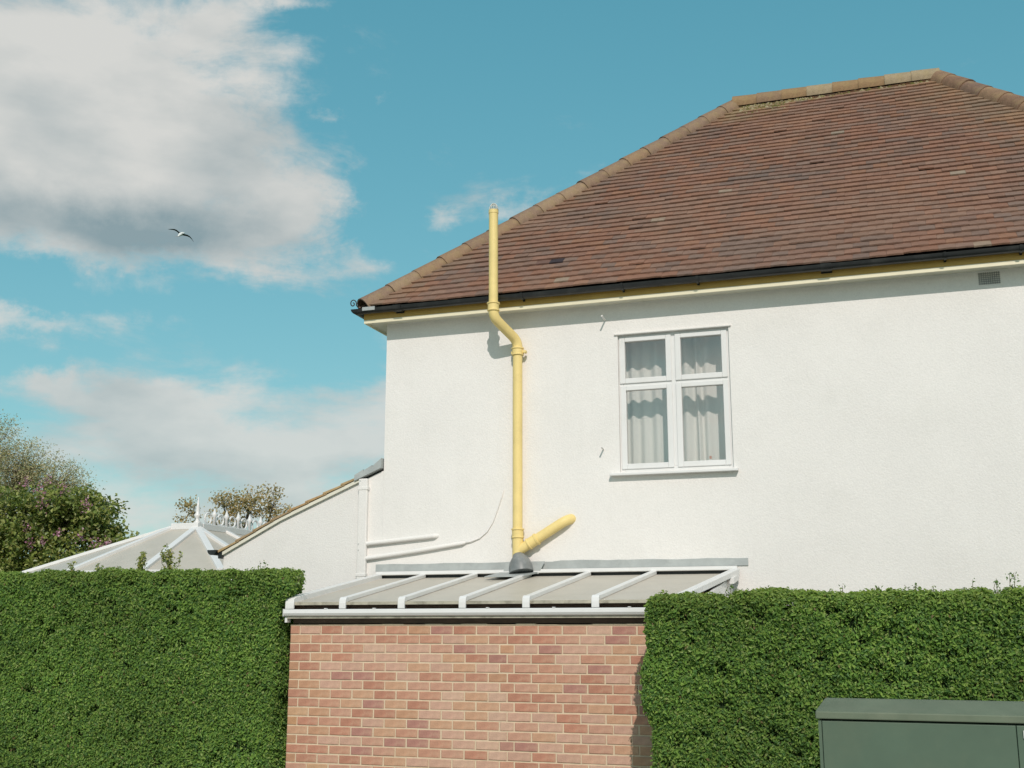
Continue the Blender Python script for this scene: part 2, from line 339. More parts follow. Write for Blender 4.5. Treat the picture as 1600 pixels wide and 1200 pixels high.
house = thing('house', (-1.0, 15.8, 0), 'white rendered two-storey house with brown hipped clay tile roof', 'house')
w = MB(); xs = [XL, WX0, WX1, XR]; zs = [0, WZ0, WZ1, 5.30]
for i in range(3):
    for j in range(3):
        if i == 1 and j == 1: continue
        w.add([(xs[i], YW, zs[j]), (xs[i + 1], YW, zs[j]), (xs[i + 1], YW, zs[j + 1]), (xs[i], YW, zs[j + 1])], [(0, 1, 2, 3)])
D = 0.13
for a, b in (((WX0, WZ0), (WX1, WZ0)), ((WX1, WZ0), (WX1, WZ1)), ((WX1, WZ1), (WX0, WZ1)), ((WX0, WZ1), (WX0, WZ0))):
    w.add([(a[0], YW, a[1]), (b[0], YW, b[1]), (b[0], YW + D, b[1]), (a[0], YW + D, a[1])], [(0, 1, 2, 3)])
w.add([(XL, YW, 0), (XL, YB, 0), (XL, YB, 5.3), (XL, YW, 5.3)], [(0, 3, 2, 1)])
w.add([(XR, YW, 0), (XR, YB, 0), (XR, YB, 5.3), (XR, YW, 5.3)], [(0, 1, 2, 3)])
w.add([(XL, YB, 0), (XR, YB, 0), (XR, YB, 5.3), (XL, YB, 5.3)], [(3, 2, 1, 0)])
me = bpy.data.meshes.new('wall'); me.from_pydata([(v[0] + 1.0, v[1] - 15.8, v[2]) for v in w.V], [], w.F)
link('wall', me, M['render'], house)
# room behind the window
rm = MB(); x0, x1, y0, y1, z0, z1 = -3.7, -0.9, YW + D, 15.2, 2.75, 5.15
rm.add([(x0, y0, z0), (x1, y0, z0), (x1, y1, z0), (x0, y1, z0), (x0, y0, z1), (x1, y0, z1), (x1, y1, z1), (x0, y1, z1)], [(0, 1, 2, 3), (7, 6, 5, 4), (1, 5, 6, 2), (2, 6, 7, 3), (3, 7, 4, 0)])
for (a0, a1, b0, b1) in ((x0, WX0, z0, z1), (WX1, x1, z0, z1), (WX0, WX1, z0, WZ0), (WX0, WX1, WZ1, z1)):
    rm.add([(a0, y0, b0), (a1, y0, b0), (a1, y0, b1), (a0, y0, b1)], [(0, 1, 2, 3)])
rm.build('interior_room', M['room'], house)

# drip bead above the window, soffit, fascia
MB().box(WX0 - 0.035, WX1 + 0.03, YW - 0.022, YW + 0.03, WZ1 + 0.002, WZ1 + 0.02).build('drip_bead', M['render'], house, bevel=0.004)
FY, FX = 11.885, -5.895
MB().box(FX + 0.02, EXR, FY + 0.022, YW + 0.05, 5.222, 5.235).box(FX + 0.02, XL + 0.05, YW + 0.052, YB, 5.222, 5.235).build('soffit', M['soffit'], house)
MB().box(FX, EXR, FY, FY + 0.02, 5.240, 5.385).box(FX, FX + 0.02, FY + 0.021, YB + 0.2, 5.240, 5.385).build('fascia', M['fascia'], house, bevel=0.003)
MB().box(FX + 0.003, EXR, FY + 0.003, FY + 0.0215, 5.197, 5.2395).box(FX + 0.003, FX + 0.0195, FY + 0.0217, YB, 5.197, 5.2395).build('fascia_lit_strip', M['fascia_lit'], house, bevel=0.002)  # sunlit lower strip of the fascia, built as a separate paler strip

# gutter
GR = 0.056
def gutter_run(mb, a, b, side, r=GR, th=0.005, na=10, z=0.0, mitre_a=0, mitre_b=0, t=(1, 1, 1)):
    """half-round trough from a to b; side = unit vector pointing outwards"""
    a = Vector(a); b = Vector(b); s = Vector(side); d = (b - a).normalized(); ring = []
    prof = [(math.cos(math.pi * k / na), -math.sin(math.pi * k / na)) for k in range(na + 1)]
    pr = [(c * r, q * r) for c, q in prof] + [(c * (r - th), q * (r - th)) for c, q in reversed(prof)]
    n = len(pr); vs = []
    for p, mt in ((a, mitre_a), (b, mitre_b)):
        for c, q in pr: vs.append(p + s * c + Vector((0, 0, q)) + d * (mt * c))
    fs = [(i, (i + 1) % n, (i + 1) % n + n, i + n) for i in range(n)]
    fs += [(i, n - 1 - i, n - 2 - i, i + 1) for i in range(na)] + [(n + i, n + i + 1, 2 * n - 2 - i, 2 * n - 1 - i) for i in range(na)]
    mb.add(vs, fs, t)
GZ = 5.352; GY = FY - GR - 0.004; GX = FX - GR - 0.004
g = MB()
gutter_run(g, (EXR, GY, GZ), (GX, GY, GZ), (0, -1, 0), mitre_b=1)
gutter_run(g, (GX, YB + 0.2, GZ), (GX, GY, GZ), (-1, 0, 0), mitre_b=1)
gut = g.build('gutter', M['black'], house, smooth=True, auto=40)
for gx, wd in ((-5.42, 0.10), (-3.9, 0.025), (-2.75, 0.025), (-1.93, 0.025), (-0.60, 0.11), (0.55, 0.025), (1.25, 0.025), (2.2, 0.025)):
    k = MB(); gutter_run(k, (gx + wd / 2, GY, GZ + 0.002), (gx - wd / 2, GY, GZ + 0.002), (0, -1, 0), r=GR + 0.012, th=0.017)
    k.box(gx - wd / 2, gx + wd / 2, FY - 0.012, FY - 0.0005, GZ - 0.07, GZ + 0.01)
    k.build('gutter_joint' if wd > 0.05 else 'gutter_bracket', M['black'], gut, smooth=True, auto=40)
MB().box(-5.86, -5.70, GY - GR - 0.004, GY - GR + 0.002, GZ - 0.03, GZ + 0.012).build('gutter_clip', M['lead'], gut)

# roof underlay (hipped solid), slightly under the tile plane
def rp(s, x, n=0.0):
    """point on the front roof plane: s metres up the slope from the eave, at x, n above the plane"""
    return Vector((x, EY + s * math.cos(PITCH) - n * math.sin(PITCH), EZ + s * math.sin(PITCH) + n * math.cos(PITCH)))
SL = (RY - EY) / math.cos(PITCH)
q = 0.05
EYB = 2 * RY - EY
u = MB(); c = [(EX + q, EY + q, EZ - 0.02), (EXR - q, EY + q, EZ - 0.02), (EXR - q, EYB - q, EZ - 0.02), (EX + q, EYB - q, EZ - 0.02), (RXL, RY, RZ - 0.05), (RXR, RY, RZ - 0.05)]
u.add(c, [(0, 1, 5, 4), (1, 2, 5), (2, 3, 4, 5), (3, 0, 4), (3, 2, 1, 0)])
roof = u.build('roof', M['underlay'], house)

# clay tiles
PAL = [(0.226, 0.124, 0.089), (0.240, 0.124, 0.084), (0.207, 0.128, 0.097), (0.248, 0.130, 0.084), (0.185, 0.120, 0.095), (0.226, 0.138, 0.102)]
GAUGE, TWID, TLEN, TTH = SL / 43.0, 0.165, 0.225, 0.0175
def tile_color(x, s):
    c = PAL[random.choices(range(6), (6, 5, 4, 2.2, 2, 2.5))[0]]
    n = vnoise(x * 1.3 + 7, s * 1.6 + 3); c = mixc(c, (0.145, 0.118, 0.105), max(0, (n - 0.55)) * 1.2)
    n2 = vnoise(x * 0.9 + 31, s * 1.1 + 17); c = mixc(c, (0.27, 0.15, 0.10), max(0, n2 - 0.55) * 1.3)
    # lichen where the water runs slowly: along the hips and under the ridge
    dl = (x - EX) - s * math.cos(PITCH); dr = EXR - CXR * s * math.cos(PITCH) - x
    li = max(0, 1 - dl / 0.7) * 0.25 * vnoise(x * 3, s * 3 + 9) + max(0, 1 - dr / 1.3) * 0.55 * vnoise(x * 2 + 5, s * 2) + max(0, 1 - (SL - s) / 0.35) * 0.6 * vnoise(x * 4, s)
    li += max(0, 1 - math.hypot(x + 1.75, (s - 5.15) * 1.2) / 0.75) * 0.8 * vnoise(x * 6, s * 6 + 2)
    c = mixc(c, (0.30, 0.215, 0.11), min(0.8, li * 1.3))
    # one dark stained patch low on the slope
    st = max(0, 1 - math.hypot((x + 3.66) / 0.2, (s - 0.62) / 0.10)); c = mixc(c, (0.02, 0.02, 0.028), min(0.9, st * 1.3))
    f = random.uniform(0.93, 1.07)
    if random.random() < 0.003: c = mixc(c, (0.33, 0.29, 0.22), 0.5)
    return tuple(min(1, v * f) for v in c)

def tile_corners(x0, x1, s0, s1, n0, n1, clip):
    out = []
    for th in (-TTH, 0.0):
        for x, s, n in ((x0, s0, n0), (x1, s0, n0), (x1, s1, n1), (x0, s1, n1)):
            lo, hi = clip(s); out.append((min(max(x, lo), hi), s, n + th))
    return out
BOXF = [(3, 2, 1, 0), (4, 5, 6, 7), (0, 1, 5, 4), (1, 2, 6, 5), (2, 3, 7, 6), (3, 0, 4, 7)]
front_clip = lambda s: (EX + max(s, 0) * math.cos(PITCH) + 0.14, EXR - CXR * max(s, 0) * math.cos(PITCH) - 0.13)
# mesh variants for the single tiles, in tile space (x across, y up the slope, z out of the slope)
SLANT = math.atan(0.020 / TLEN)
def tile_variant(c):
    hw = TWID / 2 - 0.0006; m = MB(); nx = 3; vs = []
    for th in (-TTH, 0.0):
        for y in (0.0, TLEN):
            for i in range(nx + 1):
                t = i / nx * 2 - 1; vs.append((t * hw, y + random.uniform(-0.0015, 0.0015) * (y == 0), th + 0.002 * (1 - t * t)))
    k = nx + 1; fs = []
    for i in range(nx):
        fs += [(i, i + k, i + k + 1, i + 1), (2 * k + i, 2 * k + i + 1, 3 * k + i + 1, 3 * k + i), (i, i + 1, 2 * k + i + 1, 2 * k + i), (k + i, 3 * k + i, 3 * k + i + 1, k + i + 1)]
    fs += [(0, 2 * k, 3 * k, k), (nx, k + nx, 3 * k + nx, 2 * k + nx)]
    return np.array(vs), fs
basis = Matrix(((1, 0, 0), (0, math.cos(PITCH), -math.sin(PITCH)), (0, math.sin(PITCH), math.cos(PITCH))))
cells = []
for i in range(43):
    s = i * GAUGE; off = (i % 2) * TWID / 2 + random.uniform(-0.004, 0.004); lo, hi = front_clip(s)
    k0 = math.floor((lo - off) / TWID) - 1; k1 = math.ceil((hi - off) / TWID) + 1
    for k in range(k0, k1 + 1):
        x0 = off + k * TWID
        if x0 + TWID < lo + 0.02 or x0 > hi - 0.02: continue
        cells.append((i, s, x0))
full = [c_ for c_ in cells if c_[2] > front_clip(c_[1] + TLEN)[0] and c_[2] + TWID < front_clip(c_[1] + TLEN)[1] and c_[2] + TWID < 1.75]
full.sort(key=lambda c_: c_[0] * 0.55 - c_[2] * 0.25)
single = set(full[:300]); big = MB()
variants = {}
for cell in cells:
    i, s, x0 = cell; lift = random.uniform(0, 0.005) + (0.009 if random.random() < 0.006 else 0); ds = random.gauss(0, 0.0035); cl = tile_color(x0 + TWID / 2, s)
    wav = 0.006 * math.sin(x0 * 1.7 + i * 0.3) + 0.004 * math.sin(x0 * 4.1 + i)
    n0 = 0.045 + lift + wav * 0.4; n1 = 0.014 + wav * 0.4; s0 = s - 0.015 + ds + wav
    if cell in single:
        key = tuple(round(v, 2) for v in cl)
        if key not in variants:
            V, F = tile_variant(cl); mm = bpy.data.meshes.new('roof_tile'); mm.from_pydata(V.tolist(), [], F)
            a = mm.color_attributes.new('tint', 'FLOAT_COLOR', 'POINT'); a.data.foreach_set('color', np.tile(np.array((*cl, 1), np.float32), len(V)))
            mm.materials.append(M['tile']); variants[key] = mm
        rot = (basis @ Matrix.Rotation(-math.atan((n0 - n1) / TLEN), 3, 'X') @ Matrix.Rotation(random.gauss(0, 0.006), 3, 'Z')).to_euler()
        link('roof_tile', variants[key], None, roof, rp(s0, x0 + TWID / 2, n0), rot)
    else:
        co = tile_corners(x0 + 0.0006, x0 + TWID - 0.0006, s0, s0 + TLEN, n0, n1, front_clip)
        dr_ = random.gauss(0, 0.002)
        big.add([rp(s_ + (dr_ if j in (0, 4) else 0), x_, n_) for j, (x_, s_, n_) in enumerate(co)], BOXF, cl)
big.build('roof_tile_field', M['tile'], roof, kind='stuff')
# tiles of the hip end that faces away to the left
side = MB()
for i in range(43):
    s = i * GAUGE; lo = EY + s * math.cos(PITCH) + 0.05; hi = EYB - s * math.cos(PITCH) - 0.05; y = lo - random.random() * TWID
    while y < hi:
        y0 = max(y, lo); y1 = min(y + TWID - 0.004, hi)
        if y1 > y0 + 0.01:
            pt = lambda yy, ss, nn: Vector((EX + ss * math.cos(PITCH) - nn * math.sin(PITCH), yy, EZ + ss * math.sin(PITCH) + nn * math.cos(PITCH)))
            n0 = 0.046 + random.uniform(0, 0.005); e = s + TLEN
            lo2 = EY + e * math.cos(PITCH) + 0.05; hi2 = EYB - e * math.cos(PITCH) - 0.05; u0 = min(max(y0, lo2), hi2) if hi2 > lo2 else RY; u1 = min(max(y1, lo2), hi2) if hi2 > lo2 else RY
            vs = [pt(y0, s, n0 - TTH), pt(y1, s, n0 - TTH), pt(u1, e, 0.01 - TTH), pt(u0, e, 0.01 - TTH), pt(y0, s, n0), pt(y1, s, n0), pt(u1, e, 0.01), pt(u0, e, 0.01)]
            side.add(vs, BOXF, PAL[random.randrange(6)])
        y += TWID
side.build('hip_end_tile_field', M['tile'], roof, kind='stuff')

# hip and ridge tiles
def cap_tile_mesh(name, L, r0, r1, cl, ang=108, na=10, th=0.016):
    vs = []; fs = []
    for x, r in ((0, r0), (L, r1)):
        for rr in (r, r - th):
            for k in range(na + 1):
                a = R(-ang + 2 * ang * k / na); vs.append((x, math.sin(a) * rr, math.cos(a) * rr))
    n = na + 1
    for k in range(na):
        fs += [(k, k + 1, 2 * n + k + 1, 2 * n + k), (n + k + 1, n + k, 3 * n + k, 3 * n + k + 1), (k + 1, k, n + k, n + k + 1), (2 * n + k, 2 * n + k + 1, 3 * n + k + 1, 3 * n + k)]
    fs += [(0, 2 * n, 3 * n, n), (n - 1, 2 * n - 1, 4 * n - 1, 3 * n - 1)]
    me = bpy.data.meshes.new(name); me.from_pydata(vs, [], fs)
    a = me.color_attributes.new('tint', 'FLOAT_COLOR', 'POINT'); a.data.foreach_set('color', np.tile(np.array((*cl, 1), np.float32), len(vs)))
    for p in me.polygons: p.use_smooth = True
    me.set_sharp_from_angle(angle=R(40)); me.materials.append(M['ridge']); return me
def cap_row(name, a, b, count, up, cols, r=0.105, drop=0.03, jitter=0.004):
    a = Vector(a); b = Vector(b); d = (b - a).normalized(); L = (b - a).length / count; up = Vector(up); sd = up.cross(d).normalized(); u_ = d.cross(sd).normalized()
    mt = Matrix((d, sd, u_)).transposed(); ms = [cap_tile_mesh(name, L * 1.06, r + 0.008, r - 0.004, cl_) for cl_ in cols]
    for i in range(count):
        p = a + d * (i * L) - u_ * (drop + random.uniform(-jitter, jitter))
        link(name, random.choice(ms), None, roof, p, (mt @ Matrix.Rotation(random.gauss(0, 0.006), 3, 'Y') @ Matrix.Rotation(random.gauss(0, 0.008), 3, 'Z')).to_euler())
HIPC = [(0.235, 0.155, 0.105), (0.215, 0.14, 0.098), (0.255, 0.162, 0.102), (0.225, 0.15, 0.108), (0.265, 0.18, 0.122)]
RIDC = [(0.25, 0.165, 0.092), (0.28, 0.195, 0.112), (0.235, 0.152, 0.095), (0.31, 0.24, 0.155), (0.26, 0.165, 0.088)]
RHIC = [(0.22, 0.13, 0.085), (0.26, 0.16, 0.10), (0.20, 0.125, 0.09)]
cap_row('hip_tile', (EX, EY, 5.465), (RXL, RY, 9.25), 17, (-0.65, -0.65, 1.35), HIPC, r=0.132, drop=0.122)
cap_row('ridge_tile', (RXL - 0.04, RY, 9.255), (RXR, RY, 9.255), 8, (0, 0, 1), RIDC, r=0.15, drop=0.15)
cap_row('hip_tile', (EXR, EY, 5.46), (RXR, RY, 9.255), 16, (0.8, -0.65, 1.3), RHIC, r=0.145, drop=0.147)
# moss and broken mortar below the left end of the ridge, mortar bedding along it
ms = MB()
for k in range(330):
    x = -1.85 + abs(random.gauss(0, 0.5)) if random.random() < 0.75 else random.uniform(-1.9, 0.8)
    s = SL - 0.12 - abs(random.gauss(0, 0.13 if x < -1.2 else 0.05)); lo, hi = front_clip(s)
    x = max(lo + 0.03, x); pz = rp(s, x, 0.036); e = random.uniform(0.012, 0.034); c_ = random.choice([(0.22, 0.17, 0.08), (0.30, 0.25, 0.15), (0.14, 0.13, 0.045), (0.36, 0.31, 0.2)])
    up_ = Vector((0, -math.sin(PITCH), math.cos(PITCH))); ri = Vector((1, 0, 0)); fo = up_.cross(ri)
    vs = [pz + ri * (math.cos(a_) * e * random.uniform(0.9, 1.9)) + fo * (math.sin(a_) * e * random.uniform(0.6, 1)) - up_ * 0.01 for a_ in (0, 1.26, 2.5, 3.77, 5.03)] + [pz + up_ * e * 0.7]
    ms.add(vs, [(0, 1, 5), (1, 2, 5), (2, 3, 5), (3, 4, 5), (4, 0, 5)], c_)
ms.build('moss', M['moss'], roof, kind='stuff')
# scrolled hip iron at the eave corner
sp = [Vector((EX - 0.035, EY - 0.035, EZ + 0.035)) + Vector((-0.7, -0.3, 0)) * (0.01 + 0.055 * (1 - t_ / 22) * math.cos(R(200 - t_ * 26)) + 0.02) + Vector((0, 0, 1)) * (0.055 * (1 - t_ / 22) * math.sin(R(200 - t_ * 26)) + 0.02) for t_ in range(20)]
MB().tube([(EX + 0.1, EY + 0.1, EZ + 0.03), (EX + 0.01, EY + 0.01, EZ - 0.015)] + sp, 0.007, 6).build('hip_iron', M['iron'], roof, smooth=True)

# window
win = MB(); fy = YW + 0.035; fw_ = 0.048
win.box(WX0, WX0 + fw_, fy, fy + 0.07, WZ0, WZ1).box(WX1 - fw_, WX1, fy, fy + 0.07, WZ0, WZ1)
win.box(WX0 + fw_, WX1 - fw_, fy, fy + 0.07, WZ0, WZ0 + fw_).box(WX0 + fw_, WX1 - fw_, fy, fy + 0.07, WZ1 - fw_ * 0.8, WZ1)
MX = -2.276; TZ = 4.300
win.box(MX - 0.03, MX + 0.03, fy + 0.001, fy + 0.07, WZ0 + fw_, WZ1 - fw_ * 0.8)
win.box(WX0 + fw_, MX - 0.03, fy + 0.002, fy + 0.07, TZ - 0.028, TZ + 0.028).box(MX + 0.03, WX1 - fw_, fy + 0.002, fy + 0.07, TZ - 0.028, TZ + 0.028)
window = win.build('window', M['upvc'], house, bevel=0.004)
for (gx0, gx1, gz0, gz1) in ((-2.812, -2.357, 4.371, 4.784), (-2.192, -1.751, 4.371, 4.784), (-2.806, -2.358, 3.425, 4.234), (-2.194, -1.748, 3.425, 4.234)):
    o_ = 0.062; t_ = 0.050; b_ = 0.058; cs = MB(); y0, y1 = fy - 0.014, fy + 0.05
    X0, X1, Z0, Z1 = gx0 - o_, gx1 + o_, gz0 - b_, gz1 + t_
    cs.box(X0, gx0, y0, y1, Z0, Z1).box(gx1, X1, y0, y1, Z0, Z1).box(gx0, gx1, y0, y1, Z0, gz0).box(gx0, gx1, y0, y1, gz1, Z1)
    cs.build('casement', M['upvc'], window, bevel=0.006)
    MB().box(gx0 - 0.006, gx1 + 0.006, fy + 0.018, fy + 0.024, gz0 - 0.006, gz1 + 0.006).build('pane', M['glass'], window)
MB().add([(-2.985, YW - 0.075, 3.292), (-1.615, YW - 0.075, 3.292), (-1.615, YW + 0.06, 3.292), (-2.985, YW + 0.06, 3.292), (-2.985, YW - 0.075, 3.318), (-1.615, YW - 0.075, 3.318), (-1.615, YW + 0.06, 3.338), (-2.985, YW + 0.06, 3.338)], BOXF).build('sill', M['upvc'], window, bevel=0.004)
MB().box(-2.185, -2.105, fy + 0.0245, fy + 0.034, 3.42, 3.434).build('sticker', M['sheet_edge'], window)
MB().box(-1.925, -1.90, fy + 0.0245, fy + 0.030, 3.445, 3.475).build('sticker', M['redtag'], window)
# curtain hanging behind the glass
nx, nz = 150, 26; cv = []; 
for j in range(nz + 1):
    z = 3.18 + (5.02 - 3.18) * j / nz
    for i in range(nx + 1):
        x = -3.1 + 1.6 * i / nx; ph = x * 2 * math.pi / 0.145 + 1.3 * math.sin(x * 9) + 0.5 * math.sin(x * 23 + 0.6 * z)
        am = 0.026 + 0.012 * math.sin(x * 5.3 + 1) + 0.008 * math.sin(x * 17 + z * 1.3)
        cv.append((x + 0.008 * math.sin(ph * 0.5 + z), YW + 0.335 + am * math.sin(ph + 0.12 * math.sin(z * 3)), z))
cf = [(j * (nx + 1) + i, j * (nx + 1) + i + 1, (j + 1) * (nx + 1) + i + 1, (j + 1) * (nx + 1) + i) for j in range(nz) for i in range(nx)]
cu = link('net_curtain', mesh_np('net_curtain', cv, cf, smooth=True), M['curtain'])
tag(cu, 'pleated white net curtain hanging behind the upstairs window panes', 'curtain')

# wire vent under the eaves
vg = MB(); vx0, vx1, vz0, vz1 = 0.86, 1.065, 5.075, 5.20
vb = MB().box(vx0, vx1, YW - 0.002, YW + 0.02, vz0, vz1).build('wall_vent', M['vent'], house)
for k in range(10):
    x = vx0 + (vx1 - vx0) * (k + 0.5) / 10; vg.box(x - 0.0025, x + 0.0025, YW - 0.010, YW - 0.0065, vz0, vz1)
for k in range(6):
    z = vz0 + (vz1 - vz0) * (k + 0.5) / 6; vg.box(vx0, vx1, YW - 0.006, YW - 0.0025, z - 0.0025, z + 0.0025)
vg.build('wire_mesh', M['boot'], vb)

# ------------------------------------------------------------------ yellow soil pipe
def arc_path(pts, rad, n=7):
    """polyline with rounded corners"""
    pts = [Vector(p) for p in pts]; out = [pts[0]]
    for i in range(1, len(pts) - 1):
        a, b, c = pts[i - 1], pts[i], pts[i + 1]; d1 = (a - b).normalized(); d2 = (c - b).normalized(); t = rad
        p1, p2 = b + d1 * t, b + d2 * t
        for k in range(n + 1):
            f = k / n; out.append(p1 * (1 - f) ** 2 + b * 2 * f * (1 - f) + p2 * f * f)
    out.append(pts[-1]); return out
PR = 0.055
PU = (-4.203, 11.70); PL_ = (-4.025, 12.02)
soil = thing('soil_pipe', (PL_[0], PL_[1], 2.4), 'tall yellow soil vent pipe on white wall with swan-neck bend at eaves', 'pipe')
MB().tube([(PU[0] - 0.002, PU[1], 6.335), (PU[0], PU[1], 5.15)], PR - 0.003, 20).build('vent_pipe', M['yellow'], soil, smooth=True, auto=40)
neck = arc_path([(PU[0], PU[1], 5.20), (PU[0], PU[1], 5.085), (PL_[0], PL_[1], 4.865), (PL_[0], PL_[1], 4.72)], 0.085)
MB().tube(neck, PR + 0.002, 20).build('swan_neck', M['yellow'], soil, smooth=True, auto=40)
MB().tube([(PL_[0], PL_[1], 4.80), (PL_[0] - 0.002, PL_[1], 2.60)], PR - 0.001, 20).build('down_pipe', M['yellow'], soil, smooth=True, auto=40)
def collar(x, y, z, r, h, name='socket'):
    pr = [(r, z - h / 2), (r + 0.008, z - h / 2 + 0.001), (r + 0.008, z - h / 2 + 0.012), (r + 0.002, z - h / 2 + 0.018), (r + 0.002, z + h / 2 - 0.018), (r + 0.012, z + h / 2 - 0.012), (r + 0.012, z + h / 2), (PR - 0.01, z + h / 2 + 0.003)]
    m = MB(); m.tube([(x, y, zz) for _, zz in pr], [rr for rr, _ in pr], 22); return m.build(name, M['yellow'], soil, smooth=True, auto=35)
collar(PU[0], PU[1], 5.20, 0.062, 0.095); collar(PL_[0], PL_[1], 4.745, 0.061, 0.085); collar(PL_[0], PL_[1], 2.70, 0.061, 0.10)
MB().tube([(PU[0] - 0.002, PU[1], 6.30), (PU[0] - 0.002, PU[1], 6.34)], PR + 0.001, 20).build('pipe_rim', M['yellow'], soil, smooth=True, auto=40)
# holder bat with its bolted ears
MB().box(PL_[0] - 0.075, PL_[0] + 0.105, PL_[1] - 0.012, PL_[1] + 0.012, 4.722, 4.752).tube([(PL_[0] + 0.088, PL_[1] - 0.028, 4.737), (PL_[0] + 0.088, PL_[1] + 0.03, 4.737)], 0.018, 10).box(PL_[0] - 0.03, PL_[0] + 0.03, PL_[1], YW + 0.01, 4.725, 4.75).build('bracket', M['yellow'], soil, bevel=0.003)
# branch into the wall
MB().tube([(PL_[0], PL_[1], 2.66), (PL_[0], PL_[1], 2.40)], PR + 0.004, 20).build('junction', M['yellow'], soil, smooth=True, auto=40)
bs = Vector((PL_[0] - 0.01, PL_[1], 2.50)); be = Vector((-3.462, YW - 0.055, 2.842)); bd = (be - bs).normalized()
MB().tube(arc_path([bs, Vector((-3.462, YW - 0.055, 2.842)), Vector((-3.40, YW + 0.12, 2.86))], 0.10), PR, 20).build('branch_pipe', M['yellow'], soil, smooth=True, auto=40)
MB().tube([bs + bd * 0.15, bs + bd * 0.152, bs + bd * 0.165, bs + bd * 0.17, bs + bd * 0.245, bs + bd * 0.25, bs + bd * 0.27, bs + bd * 0.272], [PR, PR + 0.012, PR + 0.012, PR + 0.007, PR + 0.007, PR + 0.014, PR + 0.014, PR], 22).build('branch_socket', M['yellow'], soil, smooth=True, auto=35)
# balloon cage on top
cg = MB()
for k in range(7):
    a = math.pi * k / 7; dx, dy = math.cos(a), math.sin(a)
    cg.tube([(PU[0] + dx * 0.052 * math.cos(R(t_)), PU[1] + dy * 0.052 * math.cos(R(t_)), 6.338 + 0.085 * math.sin(R(t_))) for t_ in range(0, 181, 15)], 0.0035, 5)
for zz in (6.345, 6.38): 
    rr = 0.052 * math.cos(math.asin((zz - 6.338) / 0.085)); cg.tube([(PU[0] + rr * math.cos(R(t_)), PU[1] + rr * math.sin(R(t_)), zz) for t_ in range(0, 361, 24)], 0.003, 5)
cg.build('wire_cage', M['cage'], soil, smooth=True)
# lead slate and boot where the pipe meets the lean-to roof
def lean_z(y): return 1.927 + (y - 9.95) * (2.235 - 1.927) / (12.05 - 9.95)
boot = [(0.059, 2.462), (0.066, 2.446), (0.090, 2.425), (0.116, 2.385), (0.130, 2.335), (0.134, 2.275)]
MB().tube([(PL_[0] + 0.012 * i, PL_[1] - 0.012 * i, z_) for i, (_, z_) in enumerate(boot)], [r_ for r_, _ in boot], 20).build('boot', M['boot'], soil, smooth=True, auto=50)
sl = MB(); sx0, sx1, sy0, sy1 = PL_[0] - 0.21, PL_[0] + 0.17, 11.70, 12.05
sl.add([(sx0 - 0.06, sy0, lean_z(sy0) + 0.034), (sx1 - 0.0, sy0, lean_z(sy0) + 0.034), (sx1 + 0.05, sy1, lean_z(sy1) + 0.034), (sx0, sy1, lean_z(sy1) + 0.034), (sx0 - 0.06, sy0, lean_z(sy0) + 0.042), (sx1, sy0, lean_z(sy0) + 0.042), (sx1 + 0.05, sy1, lean_z(sy1) + 0.05), (sx0, sy1, lean_z(sy1) + 0.05)], BOXF)
sl.add([(sx0 + 0.03, sy1 - 0.012, 2.26), (sx1 + 0.06, sy1 - 0.012, 2.26), (sx1 + 0.13, sy1 - 0.004, 2.395), (sx0 + 0.06, sy1 - 0.004, 2.395), (sx0 + 0.03, sy1 - 0.004, 2.26), (sx1 + 0.06, sy1 - 0.004, 2.26), (sx1 + 0.13, sy1 + 0.004, 2.395), (sx0 + 0.06, sy1 + 0.004, 2.395)], BOXF)
sl.build('lead_slate', M['lead'], soil)

# ------------------------------------------------------------------ brick lean-to
lean = thing('lean_to', (-3.65, 11.0, 0), 'low red brick lean-to with white ribbed sheet roof against the house', 'lean-to')
BX0, BX1, BY, BZ = -5.645, -1.70, 10.0, 1.712
core = MB(); core.box(BX0, BX1, BY + 0.006, BY + 0.10, 0, BZ).box(BX0 + 0.002, BX0 + 0.10, BY + 0.1005, YW - 0.002, 0, BZ - 0.01).box(BX1 - 0.10, BX1 - 0.002, BY + 0.1005, YW - 0.002, 0, BZ - 0.01)
bwall = core.build('brick_wall', M['mortar'], lean)
BPAL = [(0.46, 0.240, 0.165), (0.475, 0.265, 0.19), (0.43, 0.205, 0.14), (0.49, 0.30, 0.225), (0.385, 0.175, 0.13), (0.36, 0.18, 0.145), (0.45, 0.25, 0.155), (0.50, 0.325, 0.245)]
def brick_mesh(L, cl):
    h, ch, dp = 0.0705, 0.004, 0.09; m = MB(); j = lambda: random.uniform(-0.0024, 0.0024)
    vs = [(ch + j(), 0, ch + j()), (L - ch + j(), 0, ch + j()), (L - ch + j(), 0, h - ch + j()), (ch + j(), 0, h - ch + j()), (0, ch, 0), (L, ch, 0), (L, ch, h), (0, ch, h), (0, dp, 0), (L, dp, 0), (L, dp, h), (0, dp, h)]
    fs = [(0, 1, 2, 3), (4, 5, 1, 0), (5, 6, 2, 1), (6, 7, 3, 2), (7, 4, 0, 3), (8, 9, 5, 4), (9, 10, 6, 5), (10, 11, 7, 6), (11, 8, 4, 7)]
    return vs, fs
bmesh_cache = {}; rest = MB(); CH = 0.0834; rows = 20
